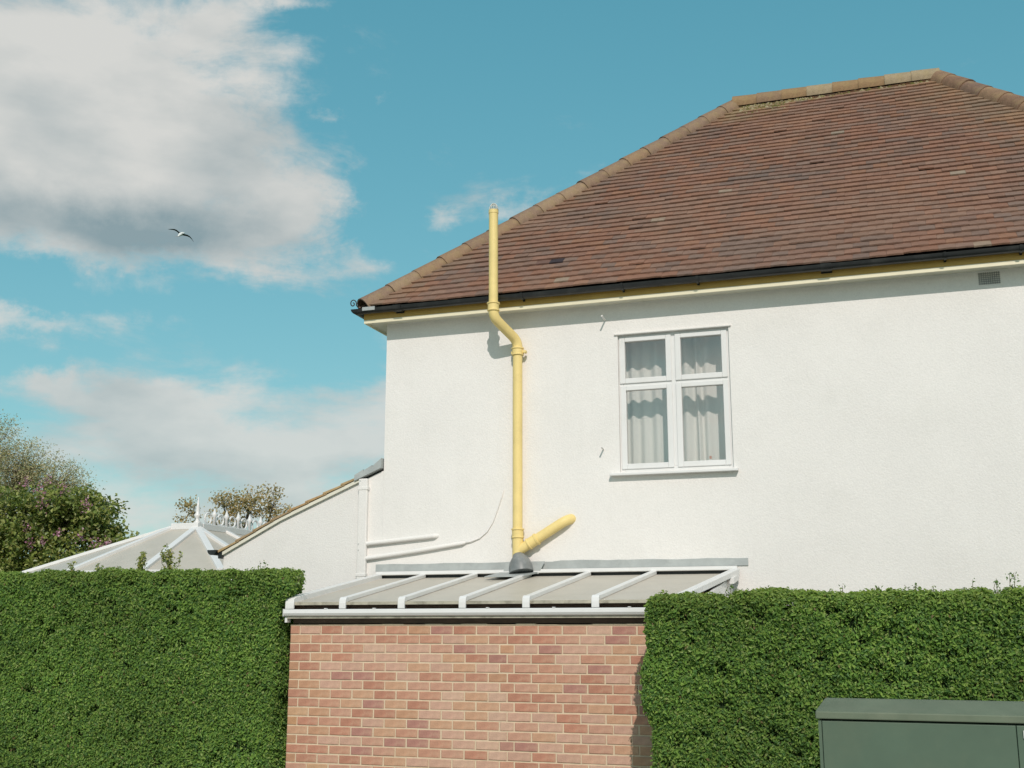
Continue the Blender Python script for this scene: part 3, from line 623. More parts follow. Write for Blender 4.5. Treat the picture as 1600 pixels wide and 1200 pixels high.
for r_ in range(rows):
    z = BZ - (r_ + 1) * CH + 0.006; x = BX0
    even = r_ % 2 == 0; first = True; broke = False
    while x < BX1 - 0.02:
        L = 0.2115
        if first: L = 0.095 if even else 0.2115; first = False
        elif not broke and x > -3.74 + (0.0 if even else 0.04): L = 0.125 if even else 0.168; broke = True
        L = min(L, BX1 - x)
        if L < 0.03: break
        n = vnoise(x * 1.5 + 3, z * 2.2 + 40)
        cl = random.choices(BPAL, (6, 6, 4, 5, 2.5, 1.3 + (r_ > 10) * 1.6, 3, 3.5 * max(0.1, n * 2 - 0.4)))[0]
        if x < -5.35 and z < 1.3: cl = mixc(cl, (0.42, 0.25, 0.09), 0.45)
        cl = mixc(cl, (0.56, 0.37, 0.26), max(0, n - 0.45) * 0.9); f = random.uniform(0.94, 1.06); cl = tuple(v * f for v in cl)
        visible = -5.66 < x < -1.95 and z > 0.34
        py = BY + random.uniform(-0.003, 0.002)
        if visible:
            key = (round(L, 3), tuple(round(v * 22) for v in cl))
            if key not in bmesh_cache:
                vs, fs = brick_mesh(L, cl); mm = bpy.data.meshes.new('brick'); mm.from_pydata(vs, [], fs)
                a = mm.color_attributes.new('tint', 'FLOAT_COLOR', 'POINT'); a.data.foreach_set('color', np.tile(np.array((*cl, 1), np.float32), len(vs))); mm.materials.append(M['brick']); bmesh_cache[key] = mm
            link('brick', bmesh_cache[key], None, bwall, (x + random.uniform(-0.002, 0.002), py, z + random.uniform(-0.0012, 0.0012)))
        else:
            vs, fs = brick_mesh(L, cl); rest.add([(v[0] + x, v[1] + py, v[2] + z) for v in vs], fs, cl)
        x += L + 0.013
rest.build('brick_remainder', M['brick'], bwall, kind='stuff')
# uneven top bed of mortar
tb = MB(); x = BX0
while x < BX1 - 0.05:
    L = random.uniform(0.10, 0.34); tb.box(x, min(x + L, BX1), BY - 0.002 + random.uniform(0, 0.004), BY + 0.09, BZ + 0.001, BZ + 0.006 + random.uniform(0, 0.010)); x += L + 0.001
tb.build('mortar_bed', M['mortar'], lean)
MB().box(BX0 + 0.01, BX1 - 0.01, BY + 0.03, BY + 0.09, BZ + 0.018, 1.93).build('wall_plate', M['timber'], lean)
# timber strip under the gutter
MB().box(BX0 + 0.0, BX1, 9.925, BY + 0.028, 1.777, 1.795).build('eaves_board', M['sheet_edge'], lean)
# white boarding that closes the triangles under the roof at both ends
for xe in (BX0 + 0.03, BX1 - 0.05):
    MB().prism([(xe, BY + 0.095, BZ - 0.009), (xe, YW - 0.004, BZ - 0.009), (xe, YW - 0.004, lean_z(YW) - 0.03), (xe, BY + 0.095, lean_z(BY + 0.09) - 0.03)], (0.03, 0, 0)).build('end_boarding', M['upvc'], lean)
# sheets, rafters and gutter
RB = [-5.625, -5.065, -4.462, -3.857, -3.249, -2.612, -1.86]; RT = [-5.700, -5.150, -4.530, -3.905, -3.240, -2.530, -1.680]
Y0, Y1 = 9.955, 12.05
for k in range(6):
    p = MB(); a0, a1, b0, b1 = RB[k] + 0.012, RB[k + 1] - 0.012, RT[k] + 0.012, RT[k + 1] - 0.012
    dz = random.uniform(-0.002, 0.002)
    p.add([(a0, Y0, lean_z(Y0) - 0.018 + dz), (a1, Y0, lean_z(Y0) - 0.018 + dz), (b1, Y1, lean_z(Y1) - 0.018), (b0, Y1, lean_z(Y1) - 0.018), (a0, Y0, lean_z(Y0) + dz), (a1, Y0, lean_z(Y0) + dz), (b1, Y1, lean_z(Y1)), (b0, Y1, lean_z(Y1))], BOXF)
    sh = p.build('roof_sheet', M['panel'], lean)
    MB().box(a0, a1, Y0 - 0.010, Y0 - 0.001, lean_z(Y0) - 0.026, lean_z(Y0) + 0.002).build('sheet_trim', M['sheet_edge'], sh)
for k in range(7):
    a = Vector((RB[k], Y0 + 0.02, lean_z(Y0 + 0.02) + 0.022)); b = Vector((RT[k], Y1 - 0.0, lean_z(Y1) + 0.022)); wd = 0.062 if 0 < k < 6 else 0.085
    rf = MB().bar(a, b, wd, 0.044 if 0 < k < 6 else 0.06).build('rafter_bar', M['upvc'], lean, bevel=0.008)
    z0 = lean_z(Y0)
    prof = [(RB[k] - wd / 2 - 0.003, Y0 + 0.03, z0 + 0.05), (RB[k] - wd / 2 - 0.003, Y0 - 0.005, z0 + 0.045), (RB[k] - wd / 2 - 0.003, Y0 - 0.026, z0 + 0.026), (RB[k] - wd / 2 - 0.003, Y0 - 0.032, z0 - 0.01), (RB[k] - wd / 2 - 0.003, Y0 - 0.032, z0 - 0.062), (RB[k] - wd / 2 - 0.003, Y0 - 0.012, z0 - 0.062), (RB[k] - wd / 2 - 0.003, Y0 - 0.012, z0 - 0.0), (RB[k] - wd / 2 - 0.003, Y0 + 0.03, z0 + 0.003)]
    MB().prism(prof, (wd + 0.006, 0, 0)).build('end_cap', M['upvc'], rf, bevel=0.003)
MB().add([(RT[6] - 0.01, Y1 - 0.4, lean_z(Y1 - 0.4) - 0.06), (RT[6] + 0.035, Y1 - 0.4, lean_z(Y1 - 0.4) - 0.06), (RT[6] + 0.035, Y1, lean_z(Y1) - 0.06), (RT[6] - 0.01, Y1, lean_z(Y1) - 0.06), (RT[6] - 0.01, Y1 - 0.4, lean_z(Y1 - 0.4) - 0.002), (RT[6] + 0.035, Y1 - 0.4, lean_z(Y1 - 0.4) - 0.002), (RT[6] + 0.035, Y1, lean_z(Y1) - 0.002), (RT[6] - 0.01, Y1, lean_z(Y1) - 0.002)], BOXF).build('verge_board', M['upvc'], lean)
gt = MB(); gx0, gx1 = -5.665, -1.74; gy0, gy1 = 9.885, 9.992
pro = [(gy0 + 0.004, 1.862), (gy0, 1.858), (gy0, 1.826), (gy0 + 0.014, 1.806), (gy0 + 0.03, 1.797), (gy1, 1.797), (gy1, 1.862), (gy1 - 0.006, 1.862), (gy1 - 0.006, 1.804), (gy0 + 0.032, 1.804), (gy0 + 0.02, 1.812), (gy0 + 0.007, 1.83), (gy0 + 0.007, 1.862)]
gt.prism([(gx0, a, b) for a, b in pro], (gx1 - gx0, 0, 0))
lg = gt.build('gutter', M['upvc'], lean, bevel=0.002)
for gx in (gx0 - 0.006, gx1): MB().box(gx, gx + 0.005, gy0, gy1, 1.797, 1.866).build('gutter_end', M['upvc'], lg)
for gx in (-5.22, -4.72, -3.60, -2.98, -2.3): MB().box(gx - 0.012, gx + 0.012, gy0 - 0.003, gy0 + 0.028, 1.8635, 1.871).build('gutter_clip', M['upvc'], lg)
MB().box(-5.672, -5.648, 9.93, 10.0, 1.74, 1.79).build('gutter_outlet', M['upvc'], lean)
# top bar, gap and lead flashing on the wall
MB().box(-5.735, -1.665, YW - 0.055, YW - 0.018, 2.268, 2.312).box(-5.735, -1.665, YW - 0.065, YW - 0.0555, 2.272, 2.292).build('top_bar', M['upvc'], lean, bevel=0.003)
MB().box(-5.70, -1.70, YW - 0.0175, YW - 0.0125, 2.19, 2.30).build('dark_gap_strip', M['iron'], lean)  # dark strip filling the gap below the top bar
fl = MB(); n_ = 40
for layer, off in ((0, 0.0), (1, 0.0)): pass
tops = [2.395 + 0.004 * math.sin(i * 0.9) + random.uniform(-0.0025, 0.0025) + (0.006 if 0.5 < i / n_ < 0.7 else 0) for i in range(n_ + 1)]
for i in range(n_):
    xa = -5.76 + 4.205 * i / n_; xb = -5.76 + 4.205 * (i + 1) / n_
    e0 = 0.0; fl.add([(xa, YW - 0.012, 2.316), (xb, YW - 0.012, 2.316), (xb, YW - 0.001, 2.316), (xa, YW - 0.001, 2.316), (xa, YW - 0.010, tops[i]), (xb, YW - 0.010, tops[i + 1]), (xb, YW - 0.001, tops[i + 1]), (xa, YW - 0.001, tops[i])], BOXF)
fl.build('lead_flashing', M['lead'], lean)

# ------------------------------------------------------------------ white pipes, cable and nails on the wall
dp = thing('downpipe', (-5.93, YW - 0.05, 0), 'white painted vertical downpipe between extension and house wall', 'pipe')
MB().box(-5.985, -5.872, YW - 0.055, YW - 0.001, 2.10, 3.385).build('pipe_body', M['render'], dp, bevel=0.012)
for z in (2.56, 2.63, 3.36): MB().tube([(-5.962, YW - 0.059, z), (-5.962, YW - 0.052, z)], 0.008, 8).build('screw', M['steel'], dp)
for z in (2.28, 3.27): MB().box(-5.993, -5.864, YW - 0.060, YW - 0.0005, z - 0.018, z + 0.018).build('joint_band', M['render'], dp, bevel=0.004)
w1 = MB().tube(arc_path([(-5.873, YW - 0.026, 2.632), (-5.035, YW - 0.026, 2.700), (-5.005, YW + 0.02, 2.704)], 0.025), 0.026, 12).build('waste_pipe', M['render'], smooth=True, auto=50)
tag(w1, 'upper short white waste pipe running level across the wall', 'pipe')
w2 = MB().tube([(-5.873, YW - 0.026, 2.465), (-5.2, YW - 0.026, 2.545), (-4.70, YW - 0.026, 2.612), (-4.66, YW - 0.02, 2.618)], [0.026, 0.026, 0.022, 0.012], 12).build('waste_pipe', M['render'], smooth=True, auto=50)
tag(w2, 'lower white waste pipe rising slightly towards the thin cable', 'pipe')
cb = MB().tube([(-4.70, YW - 0.014, 2.615), (-4.6, YW - 0.012, 2.63), (-4.50, YW - 0.01, 2.665), (-4.41, YW - 0.009, 2.735), (-4.34, YW - 0.008, 2.84), (-4.285, YW - 0.008, 2.98), (-4.24, YW - 0.008, 3.11), (-4.215, YW - 0.007, 3.20)], [0.013, 0.012, 0.010, 0.008, 0.007, 0.006, 0.006, 0.005], 8).build('cable', M['render'], smooth=True)
tag(cb, 'thin white cable curving up the wall from waste pipe end', 'cable')
for (x, z, ln, lb) in ((-3.02, 5.045, 0.15, 'upper of two nails left of the window, near the eaves'), (-3.065, 3.592, 0.11, 'lower of two nails left of the window, level with sill')):
    nl = MB().tube([(x, YW + 0.01, z), (x, YW - ln, z + 0.012)], 0.009, 8).tube([(x, YW - ln, z + 0.012), (x, YW - ln - 0.004, z + 0.0125)], 0.010, 8).build('nail', M['render'])
    tag(nl, lb, 'nail', 'nails in the wall')

# ------------------------------------------------------------------ single-storey extension on the left
ext = thing('rear_extension', (-6.75, 15.0, 0), 'low white rendered extension with sloping tan tiled verge, left of house', 'extension')
EXL = -7.775
prof = [(EXL, 2.545), (-7.30, 2.785), (-7.0, 2.935), (-5.70, 3.470)]
e = MB(); poly = [(EXL, YW, 0), (XL - 0.001, YW, 0), (XL - 0.001, YW, 3.47)] + [(x, YW, z) for x, z in reversed(prof)]
e.prism(poly, (0, 6.0, 0)); e.build('wall', M['render'], ext)
def ez(x):
    for (xa, za), (xb, zb) in zip(prof, prof[1:]):
        if x <= xb: return za + (zb - za) * (x - xa) / (xb - xa)
    return prof[-1][1]
bb = MB(); xp = [-7.80, -7.6, -7.4, -7.2, -7.0, -6.6, -6.2, -5.98]
for xa, xb in zip(xp, xp[1:]):
    bb.add([(xa, YW - 0.035, ez(xa) - 0.004), (xb, YW - 0.035, ez(xb) - 0.004), (xb, YW - 0.001, ez(xb) - 0.004), (xa, YW - 0.001, ez(xa) - 0.004), (xa, YW - 0.035, ez(xa) + 0.034), (xb, YW - 0.035, ez(xb) + 0.034), (xb, YW + 0.03, ez(xb) + 0.034), (xa, YW + 0.03, ez(xa) + 0.034)], BOXF)
bb.build('verge_mortar', M['soffit'], ext)
er = MB(); er.prism([(x, YW + 0.032, z + 0.003) for x, z in prof] + [(x, YW + 0.032, z + 0.034) for x, z in reversed(prof)], (0, 6.0, 0))
eroof = er.build('roof', M['underlay'], ext)
TANC = [(0.40, 0.28, 0.145), (0.44, 0.31, 0.16), (0.36, 0.25, 0.14), (0.42, 0.27, 0.13)]
field = MB(); nT = 8; x_a = -7.83; stepx = (5.99 - 7.83) / -nT
for k in range(nT):
    xa = x_a + k * stepx; xb = xa + stepx * 1.22; y = YW - 0.05
    for j in range(20):
        lift = 0.068 if j else 0.072; cl = random.choice(TANC); za, zb = ez(max(xa, EXL)) + (xa - max(xa, EXL)) * 0.45, ez(min(xb, -5.72)); hump = 0.01 * (j % 2)
        vs = [(xa, y, za + lift - 0.026), (xb, y, zb + 0.036), (xb, y + 0.294, zb + 0.036), (xa, y + 0.294, za + lift - 0.026), (xa, y, za + lift + 0.008), (xb, y, zb + 0.058), (xb, y + 0.294, zb + 0.058 + hump), (xa, y + 0.294, za + lift + 0.008 + hump)]
        if j < 2: MB().add(vs, BOXF, cl).build('roof_tile', M['wood_verge'], eroof, bevel=0.005)
        else: field.add(vs, BOXF, cl)
        y += 0.30
field.build('roof_tile_field', M['wood_verge'], eroof, kind='stuff')
ld = MB(); xx = [-6.04, -5.93, -5.82, -5.70]
for xa, xb in zip(xx, xx[1:]):
    ld.add([(xa, YW - 0.06, ez(xa) + 0.03), (xb, YW - 0.06, ez(xb) + 0.03), (xb, YW + 5.9, ez(xb) + 0.03), (xa, YW + 5.9, ez(xa) + 0.03), (xa, YW - 0.055, ez(xa) + 0.10), (xb, YW - 0.055, ez(xb) + 0.115 + (0.03 if xb > -5.75 else 0)), (xb, YW + 5.9, ez(xb) + 0.13), (xa, YW + 5.9, ez(xa) + 0.10)], BOXF)
ld.build('lead_flashing', M['lead'], ext)
g = MB(); gutter_run(g, (-7.885, 18.0, 2.60), (-7.885, YW - 0.09, 2.60), (-1, 0, 0), r=0.06); g.box(-7.828, -7.776, YW - 0.04, YW + 5.9, 2.50, 2.60)
g.tube([(-7.885, YW - 0.094, 2.598), (-7.885, YW - 0.088, 2.598)], [0.001, 0.001], 6)
gend = [(-7.885 + 0.062 * math.cos(R(180 + 18 * k)), YW - 0.094, 2.60 + 0.062 * math.sin(R(180 + 18 * k))) for k in range(11)]
g.prism(gend, (0, 0.004, 0)); g.build('gutter', M['black'], ext, smooth=True, auto=35)

# ------------------------------------------------------------------ conservatory
cons = thing('conservatory', (-10.8, 16.0, 0), 'white framed conservatory roof with pointed finial and cresting beyond hedge', 'conservatory')
A = Vector((-10.13, 15.0, 3.165)); P1 = Vector((-10.57, 15.0, 3.165)); Bk = Vector((-10.13, 19.5, 3.165)); EZc = 2.45
aE = Vector((-13.0, 14.47, EZc)); bE = Vector((-11.05, 13.35, EZc)); cE = Vector((-9.86, 13.38, EZc)); dE = Vector((-8.93, 13.85, EZc)); eE = Vector((-8.62, 14.50, EZc))
fE = Vector((-8.62, 15.75, EZc)); gE = Vector((-8.62, 19.5, EZc)); hE = Vector((-13.0, 19.5, EZc)); iE = Vector((-13.0, 16.4, EZc)); F0 = Vector((-10.13, 15.75, 3.165)); I0 = Vector((-10.57, 16.4, 3.165)); P1b = Vector((-10.57, 19.5, 3.165))
for tri in ((P1, aE, bE), (A, P1, bE, cE), (A, cE, dE), (A, dE, eE), (A, eE, fE, F0), (F0, fE, gE, Bk), (I0, iE, aE, P1), (P1b, hE, iE, I0)):
    m = MB(); pts = list(tri); dn = Vector((0, 0, 0.025)); n = len(pts)
    m.add([p - dn for p in pts] + pts, [tuple(range(n)), tuple(reversed(range(n, 2 * n)))] + [(i, i + n, (i + 1) % n + n, (i + 1) % n) for i in range(n)])
    m.build('roof_sheet', M['panel'], cons)
for a, b in ((P1, aE), (P1, bE), (A, cE), (A, dE), (A, eE), (F0, fE), (Bk, gE), (I0, iE), (P1b, hE)):
    MB().bar(a + Vector((0, 0, 0.012)), b + Vector((0, 0, 0.012)), 0.10, 0.05).build('rafter_bar', M['upvc'], cons, bevel=0.008)
MB().bar(P1 + Vector((0.02, 0, 0.02)), A + Vector((0.06, 0, 0.02)), 0.14, 0.10).bar(A + Vector((0, 0.071, 0.02)), Bk + Vector((0, 0, 0.02)), 0.13, 0.10).bar(P1 + Vector((0, 0.071, 0.02)), P1b + Vector((0, 0, 0.02)), 0.13, 0.10).build('ridge', M['upvc'], cons, bevel=0.01)
MB().box(-10.56, -10.14, 15.09, 19.5, 3.10, 3.16).build('ridge_deck', M['upvc'], cons)
fin = [(0.05, 3.22), (0.055, 3.25), (0.03, 3.27), (0.028, 3.31), (0.05, 3.335), (0.052, 3.36), (0.03, 3.385), (0.034, 3.42), (0.022, 3.50), (0.004, 3.63)]
MB().tube([(A.x, A.y, z) for _, z in fin], [r for r, _ in fin], 12).build('finial', M['upvc'], cons, smooth=True)
y = 15.28; 
for k in range(9):
    ring = [(A.x + 0.0, y + 0.085 * math.cos(R(20 * t_)), 3.325 + 0.085 * math.sin(R(20 * t_))) for t_ in range(19)]
    fl_ = MB().tube(ring, 0.016, 6, cap=False); fl_.tube([(A.x, y + 0.17, 3.23), (A.x, y + 0.17, 3.36), (A.x, y + 0.17, 3.40), (A.x, y + 0.17, 3.42), (A.x, y + 0.17, 3.50)], [0.03, 0.022, 0.05, 0.03, 0.004], 7)
    fl_.build('cresting', M['upvc'], cons, smooth=True); y += 0.34
ring = [aE, bE, cE, dE, eE, gE]
for a, b in zip(ring, ring[1:] + [None]):
    if b is None: continue
    MB().bar(a - Vector((0, 0, 0.05)), b - Vector((0, 0, 0.05)), 0.10, 0.12).build('eaves_beam', M['upvc'], cons)
    MB().bar(Vector((a.x, a.y, 0.3)), Vector((b.x, b.y, 0.3)), 0.12, 0.6).build('dwarf_wall', M['mortar'], cons)
    MB().bar(Vector((a.x, a.y, 1.5)), Vector((b.x, b.y, 1.5)), 0.012, 1.76).build('glazing', M['glass'], cons)
    MB().bar(Vector((a.x, a.y, 0.6)), Vector((a.x, a.y, 2.4)), 0.09, 0.09, up=(0, 1, 0)).build('mullion', M['upvc'], cons)

# ------------------------------------------------------------------ foliage helpers
def unit(v): return v / np.maximum(np.linalg.norm(v, axis=1, keepdims=True), 1e-6)
def leaves_np(pos, nrm, size, aspect=0.5, fold=0.18):
    """diamond leaves of two faces folded along the midrib; returns V, F"""
    N = len(pos); n = unit(nrm); r = unit(rng.normal(size=(N, 3))); a = unit(np.cross(n, r)); b = np.cross(n, a)
    s = size[:, None]
    v0 = pos - a * s * 0.5; v2 = pos + a * s * 0.5; v1 = pos + b * s * aspect * 0.5 + n * s * fold - a * s * 0.06; v3 = pos - b * s * aspect * 0.5 + n * s * fold - a * s * 0.06
    V = np.stack((v0, v1, v2, v3), 1).reshape(-1, 3); i = np.arange(N)[:, None] * 4
    F = np.concatenate((i + np.array([[0, 3, 2]]), i + np.array([[0, 2, 1]])), 0)
    return V, F
def pick_tints(N, pal, wts, jit=0.18):
    c = np.array(pal)[rng.choice(len(pal), N, p=np.array(wts) / sum(wts))]; return c * (1 + rng.uniform(-jit, jit, (N, 1)))
def bumps(p):
    return 0.018 * np.sin(p[:, 0] * 5.1 + p[:, 2] * 3.3) * np.sin(p[:, 2] * 4.7 + p[:, 0] * 1.9 + 1) + 0.018 * np.sin(p[:, 0] * 13 + p[:, 2] * 7 + p[:, 1] * 9) * np.sin(p[:, 2] * 15 - p[:, 0] * 4 + 2) + 0.012 * np.sin(p[:, 0] * 31 + 3 * np.sin(p[:, 2] * 23)) * np.sin(p[:, 2] * 29 + p[:, 1] * 20)

HGREEN = [(0.130, 0.235, 0.050), (0.185, 0.300, 0.062), (0.084, 0.165, 0.046), (0.245, 0.345, 0.078), (0.28, 0.35, 0.12)]
HWT = (4, 4, 3, 2.2, 0.7)
def hedge(name, x0, x1, y0, y1, top, label, round_end, dens, bulge, leaf=0.0285):
    h = thing(name, ((x0 + x1) / 2, (y0 + y1) / 2, 0), label, 'hedge', 'clipped hedges')
    o0 = np.array(h.location)
    zb = 0.05; Wd, Dp, Ht = x1 - x0, y1 - y0, top - zb; P = []; Nn = []
    def face(n, fn, nv, k=1.0):
        m = int(n * dens * k); p = fn(m); P.append(p); Nn.append(np.tile(np.array(nv, float), (m, 1)))
    U = lambda m: rng.random(m)
    face(Wd * Ht, lambda m: np.stack((x0 + Wd * U(m), np.full(m, y0), zb + Ht * U(m)), 1), (0, -1, 0))
    face(Wd * Dp, lambda m: np.stack((x0 + Wd * U(m), y0 + Dp * U(m), np.full(m, top)), 1), (0, 0, 1))
    face(Dp * Ht, lambda m: np.stack((np.full(m, x0), y0 + Dp * U(m), zb + Ht * U(m)), 1), (-1, 0, 0))
    face(Dp * Ht, lambda m: np.stack((np.full(m, x1), y0 + Dp * U(m), zb + Ht * U(m)), 1), (1, 0, 0))
    face(Wd * Ht, lambda m: np.stack((x0 + Wd * U(m), np.full(m, y1), zb + Ht * U(m)), 1), (0, 1, 0), 0.3)
    P = np.concatenate(P); Nn = np.concatenate(Nn)
    # round the long edges and the ends
    r = round_end; lo = np.array((x0 + r, y0 + r, -9)); hi = np.array((x1 - r, y1 - r, top - r)); q = np.clip(P, lo, hi); dlt = P - q; dist = np.linalg.norm(dlt, axis=1, keepdims=True)
    nn = np.where(dist > 1e-6, dlt / np.maximum(dist, 1e-6), Nn); P = q + nn * r; 
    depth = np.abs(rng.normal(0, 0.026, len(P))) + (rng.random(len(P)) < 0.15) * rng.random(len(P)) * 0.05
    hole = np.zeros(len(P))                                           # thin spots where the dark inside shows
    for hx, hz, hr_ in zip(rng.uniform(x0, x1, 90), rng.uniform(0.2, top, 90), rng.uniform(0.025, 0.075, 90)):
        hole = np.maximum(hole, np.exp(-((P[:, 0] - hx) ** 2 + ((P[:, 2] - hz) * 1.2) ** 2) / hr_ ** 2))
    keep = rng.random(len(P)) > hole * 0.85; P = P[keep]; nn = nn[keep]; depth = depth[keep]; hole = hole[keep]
    P = P + nn * (bumps(P) - depth - hole * 0.05)[:, None] + rng.normal(0, 0.010, P.shape)
    P = bulge(P)
    nv = nn * 0.75 + np.array((0.1, -0.3, 0.5)) + rng.normal(0, 0.6, P.shape)
    size = leaf * rng.uniform(0.6, 1.55, len(P)); tint = pick_tints(len(P), HGREEN, HWT)
    topf = np.clip((P[:, 2] - (top - 0.16)) / 0.2, 0, 1)[:, None] * rng.uniform(0.2, 1, (len(P), 1))
    tint = tint * (1 - topf * 0.75) + np.array((0.270, 0.320, 0.075)) * topf * 0.75          # fresh growth on the clipped top
    patch = (0.5 + 0.5 * np.sin(P[:, 0] * 2.1 + 1.3 * np.sin(P[:, 2] * 2.7)) * np.sin(P[:, 2] * 3.1 + P[:, 0]))[:, None]; tint = tint * (0.88 + 0.26 * patch)
    dead = rng.random(len(P)) < 0.006; tint[dead] = (0.20, 0.15, 0.07)
    V, F = leaves_np(P - o0, nv, size); o = link('leaves', mesh_np('leaves', V, F, np.repeat(tint, 4, 0)), M['leaf'], h); o['kind'] = 'stuff'
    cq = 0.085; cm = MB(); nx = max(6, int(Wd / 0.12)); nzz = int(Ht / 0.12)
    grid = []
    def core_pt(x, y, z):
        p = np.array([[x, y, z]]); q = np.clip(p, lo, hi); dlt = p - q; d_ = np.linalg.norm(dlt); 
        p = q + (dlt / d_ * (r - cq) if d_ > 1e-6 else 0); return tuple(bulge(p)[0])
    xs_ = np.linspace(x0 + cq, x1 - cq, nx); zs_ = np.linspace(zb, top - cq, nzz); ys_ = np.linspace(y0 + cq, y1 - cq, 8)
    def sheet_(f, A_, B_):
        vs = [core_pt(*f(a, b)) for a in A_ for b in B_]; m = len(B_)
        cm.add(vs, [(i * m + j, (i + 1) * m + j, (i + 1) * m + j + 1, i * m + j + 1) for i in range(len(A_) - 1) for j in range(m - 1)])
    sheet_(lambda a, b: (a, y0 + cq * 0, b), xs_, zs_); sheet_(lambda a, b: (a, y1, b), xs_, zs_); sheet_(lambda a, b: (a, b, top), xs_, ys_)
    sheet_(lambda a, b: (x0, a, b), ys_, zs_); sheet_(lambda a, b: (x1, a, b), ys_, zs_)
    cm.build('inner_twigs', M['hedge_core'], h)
    return h
def shoot(h, base, hgt, nl, spread, pal, leaf=0.036, lean_=(0, 0), stems=1, name='shoot'):
    base = Vector(base); o0 = wloc(h); V = []; F = []; T = []; m = MB(); PP = []; NN = []
    for s_ in range(stems):
        tip = base + Vector((random.gauss(0, spread) + lean_[0], random.gauss(0, spread) + lean_[1], hgt * random.uniform(0.7, 1.0))); mid = (base + tip) / 2 + Vector((random.gauss(0, 0.015), random.gauss(0, 0.015), 0))
        m.tube([base, mid, tip], [0.004, 0.003, 0.0015], 5, t=(0.16, 0.15, 0.06))
        for k in range(nl):
            f = random.uniform(0.12, 1.03); p = (base * (1 - f) ** 2 + mid * 2 * f * (1 - f) + tip * f * f) + Vector((random.gauss(0, 0.014), random.gauss(0, 0.014), random.gauss(0, 0.01)))
            PP.append(tuple(p - o0)); NN.append((random.gauss(0, 0.6), random.gauss(-0.4, 0.5), random.gauss(0.5, 0.5)))
    st = m.build(name, M['tree_leaf'], h)
    V, F = leaves_np(np.array(PP), np.array(NN), leaf * rng.uniform(0.7, 1.3, len(PP)), 0.5); t = pick_tints(len(PP), pal, [1] * len(pal), 0.25)
    lf = link('leaves', mesh_np('leaves', V, F, np.repeat(t, 4, 0)), M['tree_leaf'], st); lf['kind'] = 'stuff'

def bulge_left(P):
    P = P.copy(); z = P[:, 2]; x = P[:, 0]; right = np.clip((x + 6.4) / 0.8, 0, 1)
    P[:, 0] += right * np.clip((10.15 - P[:, 1]) / 0.2, 0, 1) * (0.15 * np.exp(-((z - 2.07) / 0.11) ** 2) - 0.02 * np.clip(1.2 - z, 0, 1))
    P[:, 2] += np.where(z > 1.2, -0.025 * np.clip((x + 8.2) / 2.5, 0, 1) + 0.012 * np.sin(x * 3.1), 0)
    return P
hl = hedge('clipped_hedge', -9.9, -5.72, 9.86, 10.40, 2.255, 'taller clipped green hedge left of the brick lean-to, with sprouting shoots', 0.07, 17000, bulge_left)
def bulge_right(P):
    P = P.copy(); z = P[:, 2]; x = P[:, 0]; left = np.clip((-1.2 - x) / 0.7, 0, 1)
    P[:, 0] += left * (0.10 * np.clip((z - 1.55) / 0.45, 0, 1) ** 2 + 0.09 * np.clip((1.15 - z) / 0.8, 0, 1) + 0.015 * np.sin(z * 9))
    P[:, 2] += np.where(z > 1.2, 0.010 * np.sin(x * 4.0), 0)
    return P
hr = hedge('clipped_hedge', -2.06, 2.3, 9.22, 9.86, 1.955, 'lower clipped green hedge right of the brick lean-to, behind green cabinet', 0.10, 17000, bulge_right)
for px_ in range(46):                                              # small stray sprigs that break the clipped faces
    hh, xa, xb, yf, zt = (hl, -9.0, -5.8, 9.84, 2.1) if px_ % 2 else (hr, -2.0, 1.0, 9.20, 1.85)
    shoot(hh, (random.uniform(xa, xb), yf + 0.02, random.uniform(0.5, zt)), random.uniform(0.03, 0.07), 6, 0.015, [(0.20, 0.28, 0.07), (0.27, 0.33, 0.10), (0.14, 0.2, 0.05)], leaf=0.034, lean_=(0, -0.035), stems=1, name='sprig')
YEL = [(0.28, 0.29, 0.08), (0.22, 0.27, 0.07), (0.34, 0.32, 0.11), (0.18, 0.23, 0.06)]; GRN = [(0.09, 0.17, 0.045), (0.13, 0.21, 0.055), (0.18, 0.23, 0.07)]
for (x, hg, nl, sprd, pal, st) in ((-7.12, 0.34, 46, 0.065, YEL, 6), (-7.50, 0.26, 40, 0.06, YEL, 5), (-8.02, 0.15, 16, 0.05, GRN, 4), (-8.25, 0.18, 18, 0.05, YEL, 3), (-7.75, 0.12, 18, 0.08, GRN, 5), (-6.0, 0.20, 9, 0.02, GRN, 2), (-5.80, 0.09, 8, 0.03, GRN, 3), (-6.25, 0.09, 8, 0.04, GRN, 3), (-7.9, 0.12, 12, 0.07, YEL, 3), (-6.55, 0.06, 8, 0.05, YEL, 3)):
    shoot(hl, (x, 10.0 + random.uniform(0, 0.2), 2.16 if x > -6.5 else 2.20), hg, nl, sprd, pal, stems=st)
shoot(hl, (-5.60, 9.95, 2.06), 0.17, 9, 0.03, GRN, lean_=(0.07, 0), stems=2)
for (x, hg, nl, sprd, st) in ((0.62, 0.16, 12, 0.02, 2), (0.72, 0.20, 16, 0.03, 2), (0.44, 0.14, 9, 0.01, 1), (-0.25, 0.11, 10, 0.03, 3), (-0.52, 0.10, 9, 0.03, 2), (0.02, 0.11, 9, 0.03, 3), (0.18, 0.09, 6, 0.02, 2), (-1.36, 0.11, 7, 0.02, 2), (-1.25, 0.08, 6, 0.02, 2), (-1.05, 0.06, 5, 0.02, 2), (-0.85, 0.06, 6, 0.02, 2)):
    shoot(hr, (x, 9.35 + random.uniform(0, 0.2), 1.92), hg, nl, sprd, GRN, leaf=0.027, stems=st)

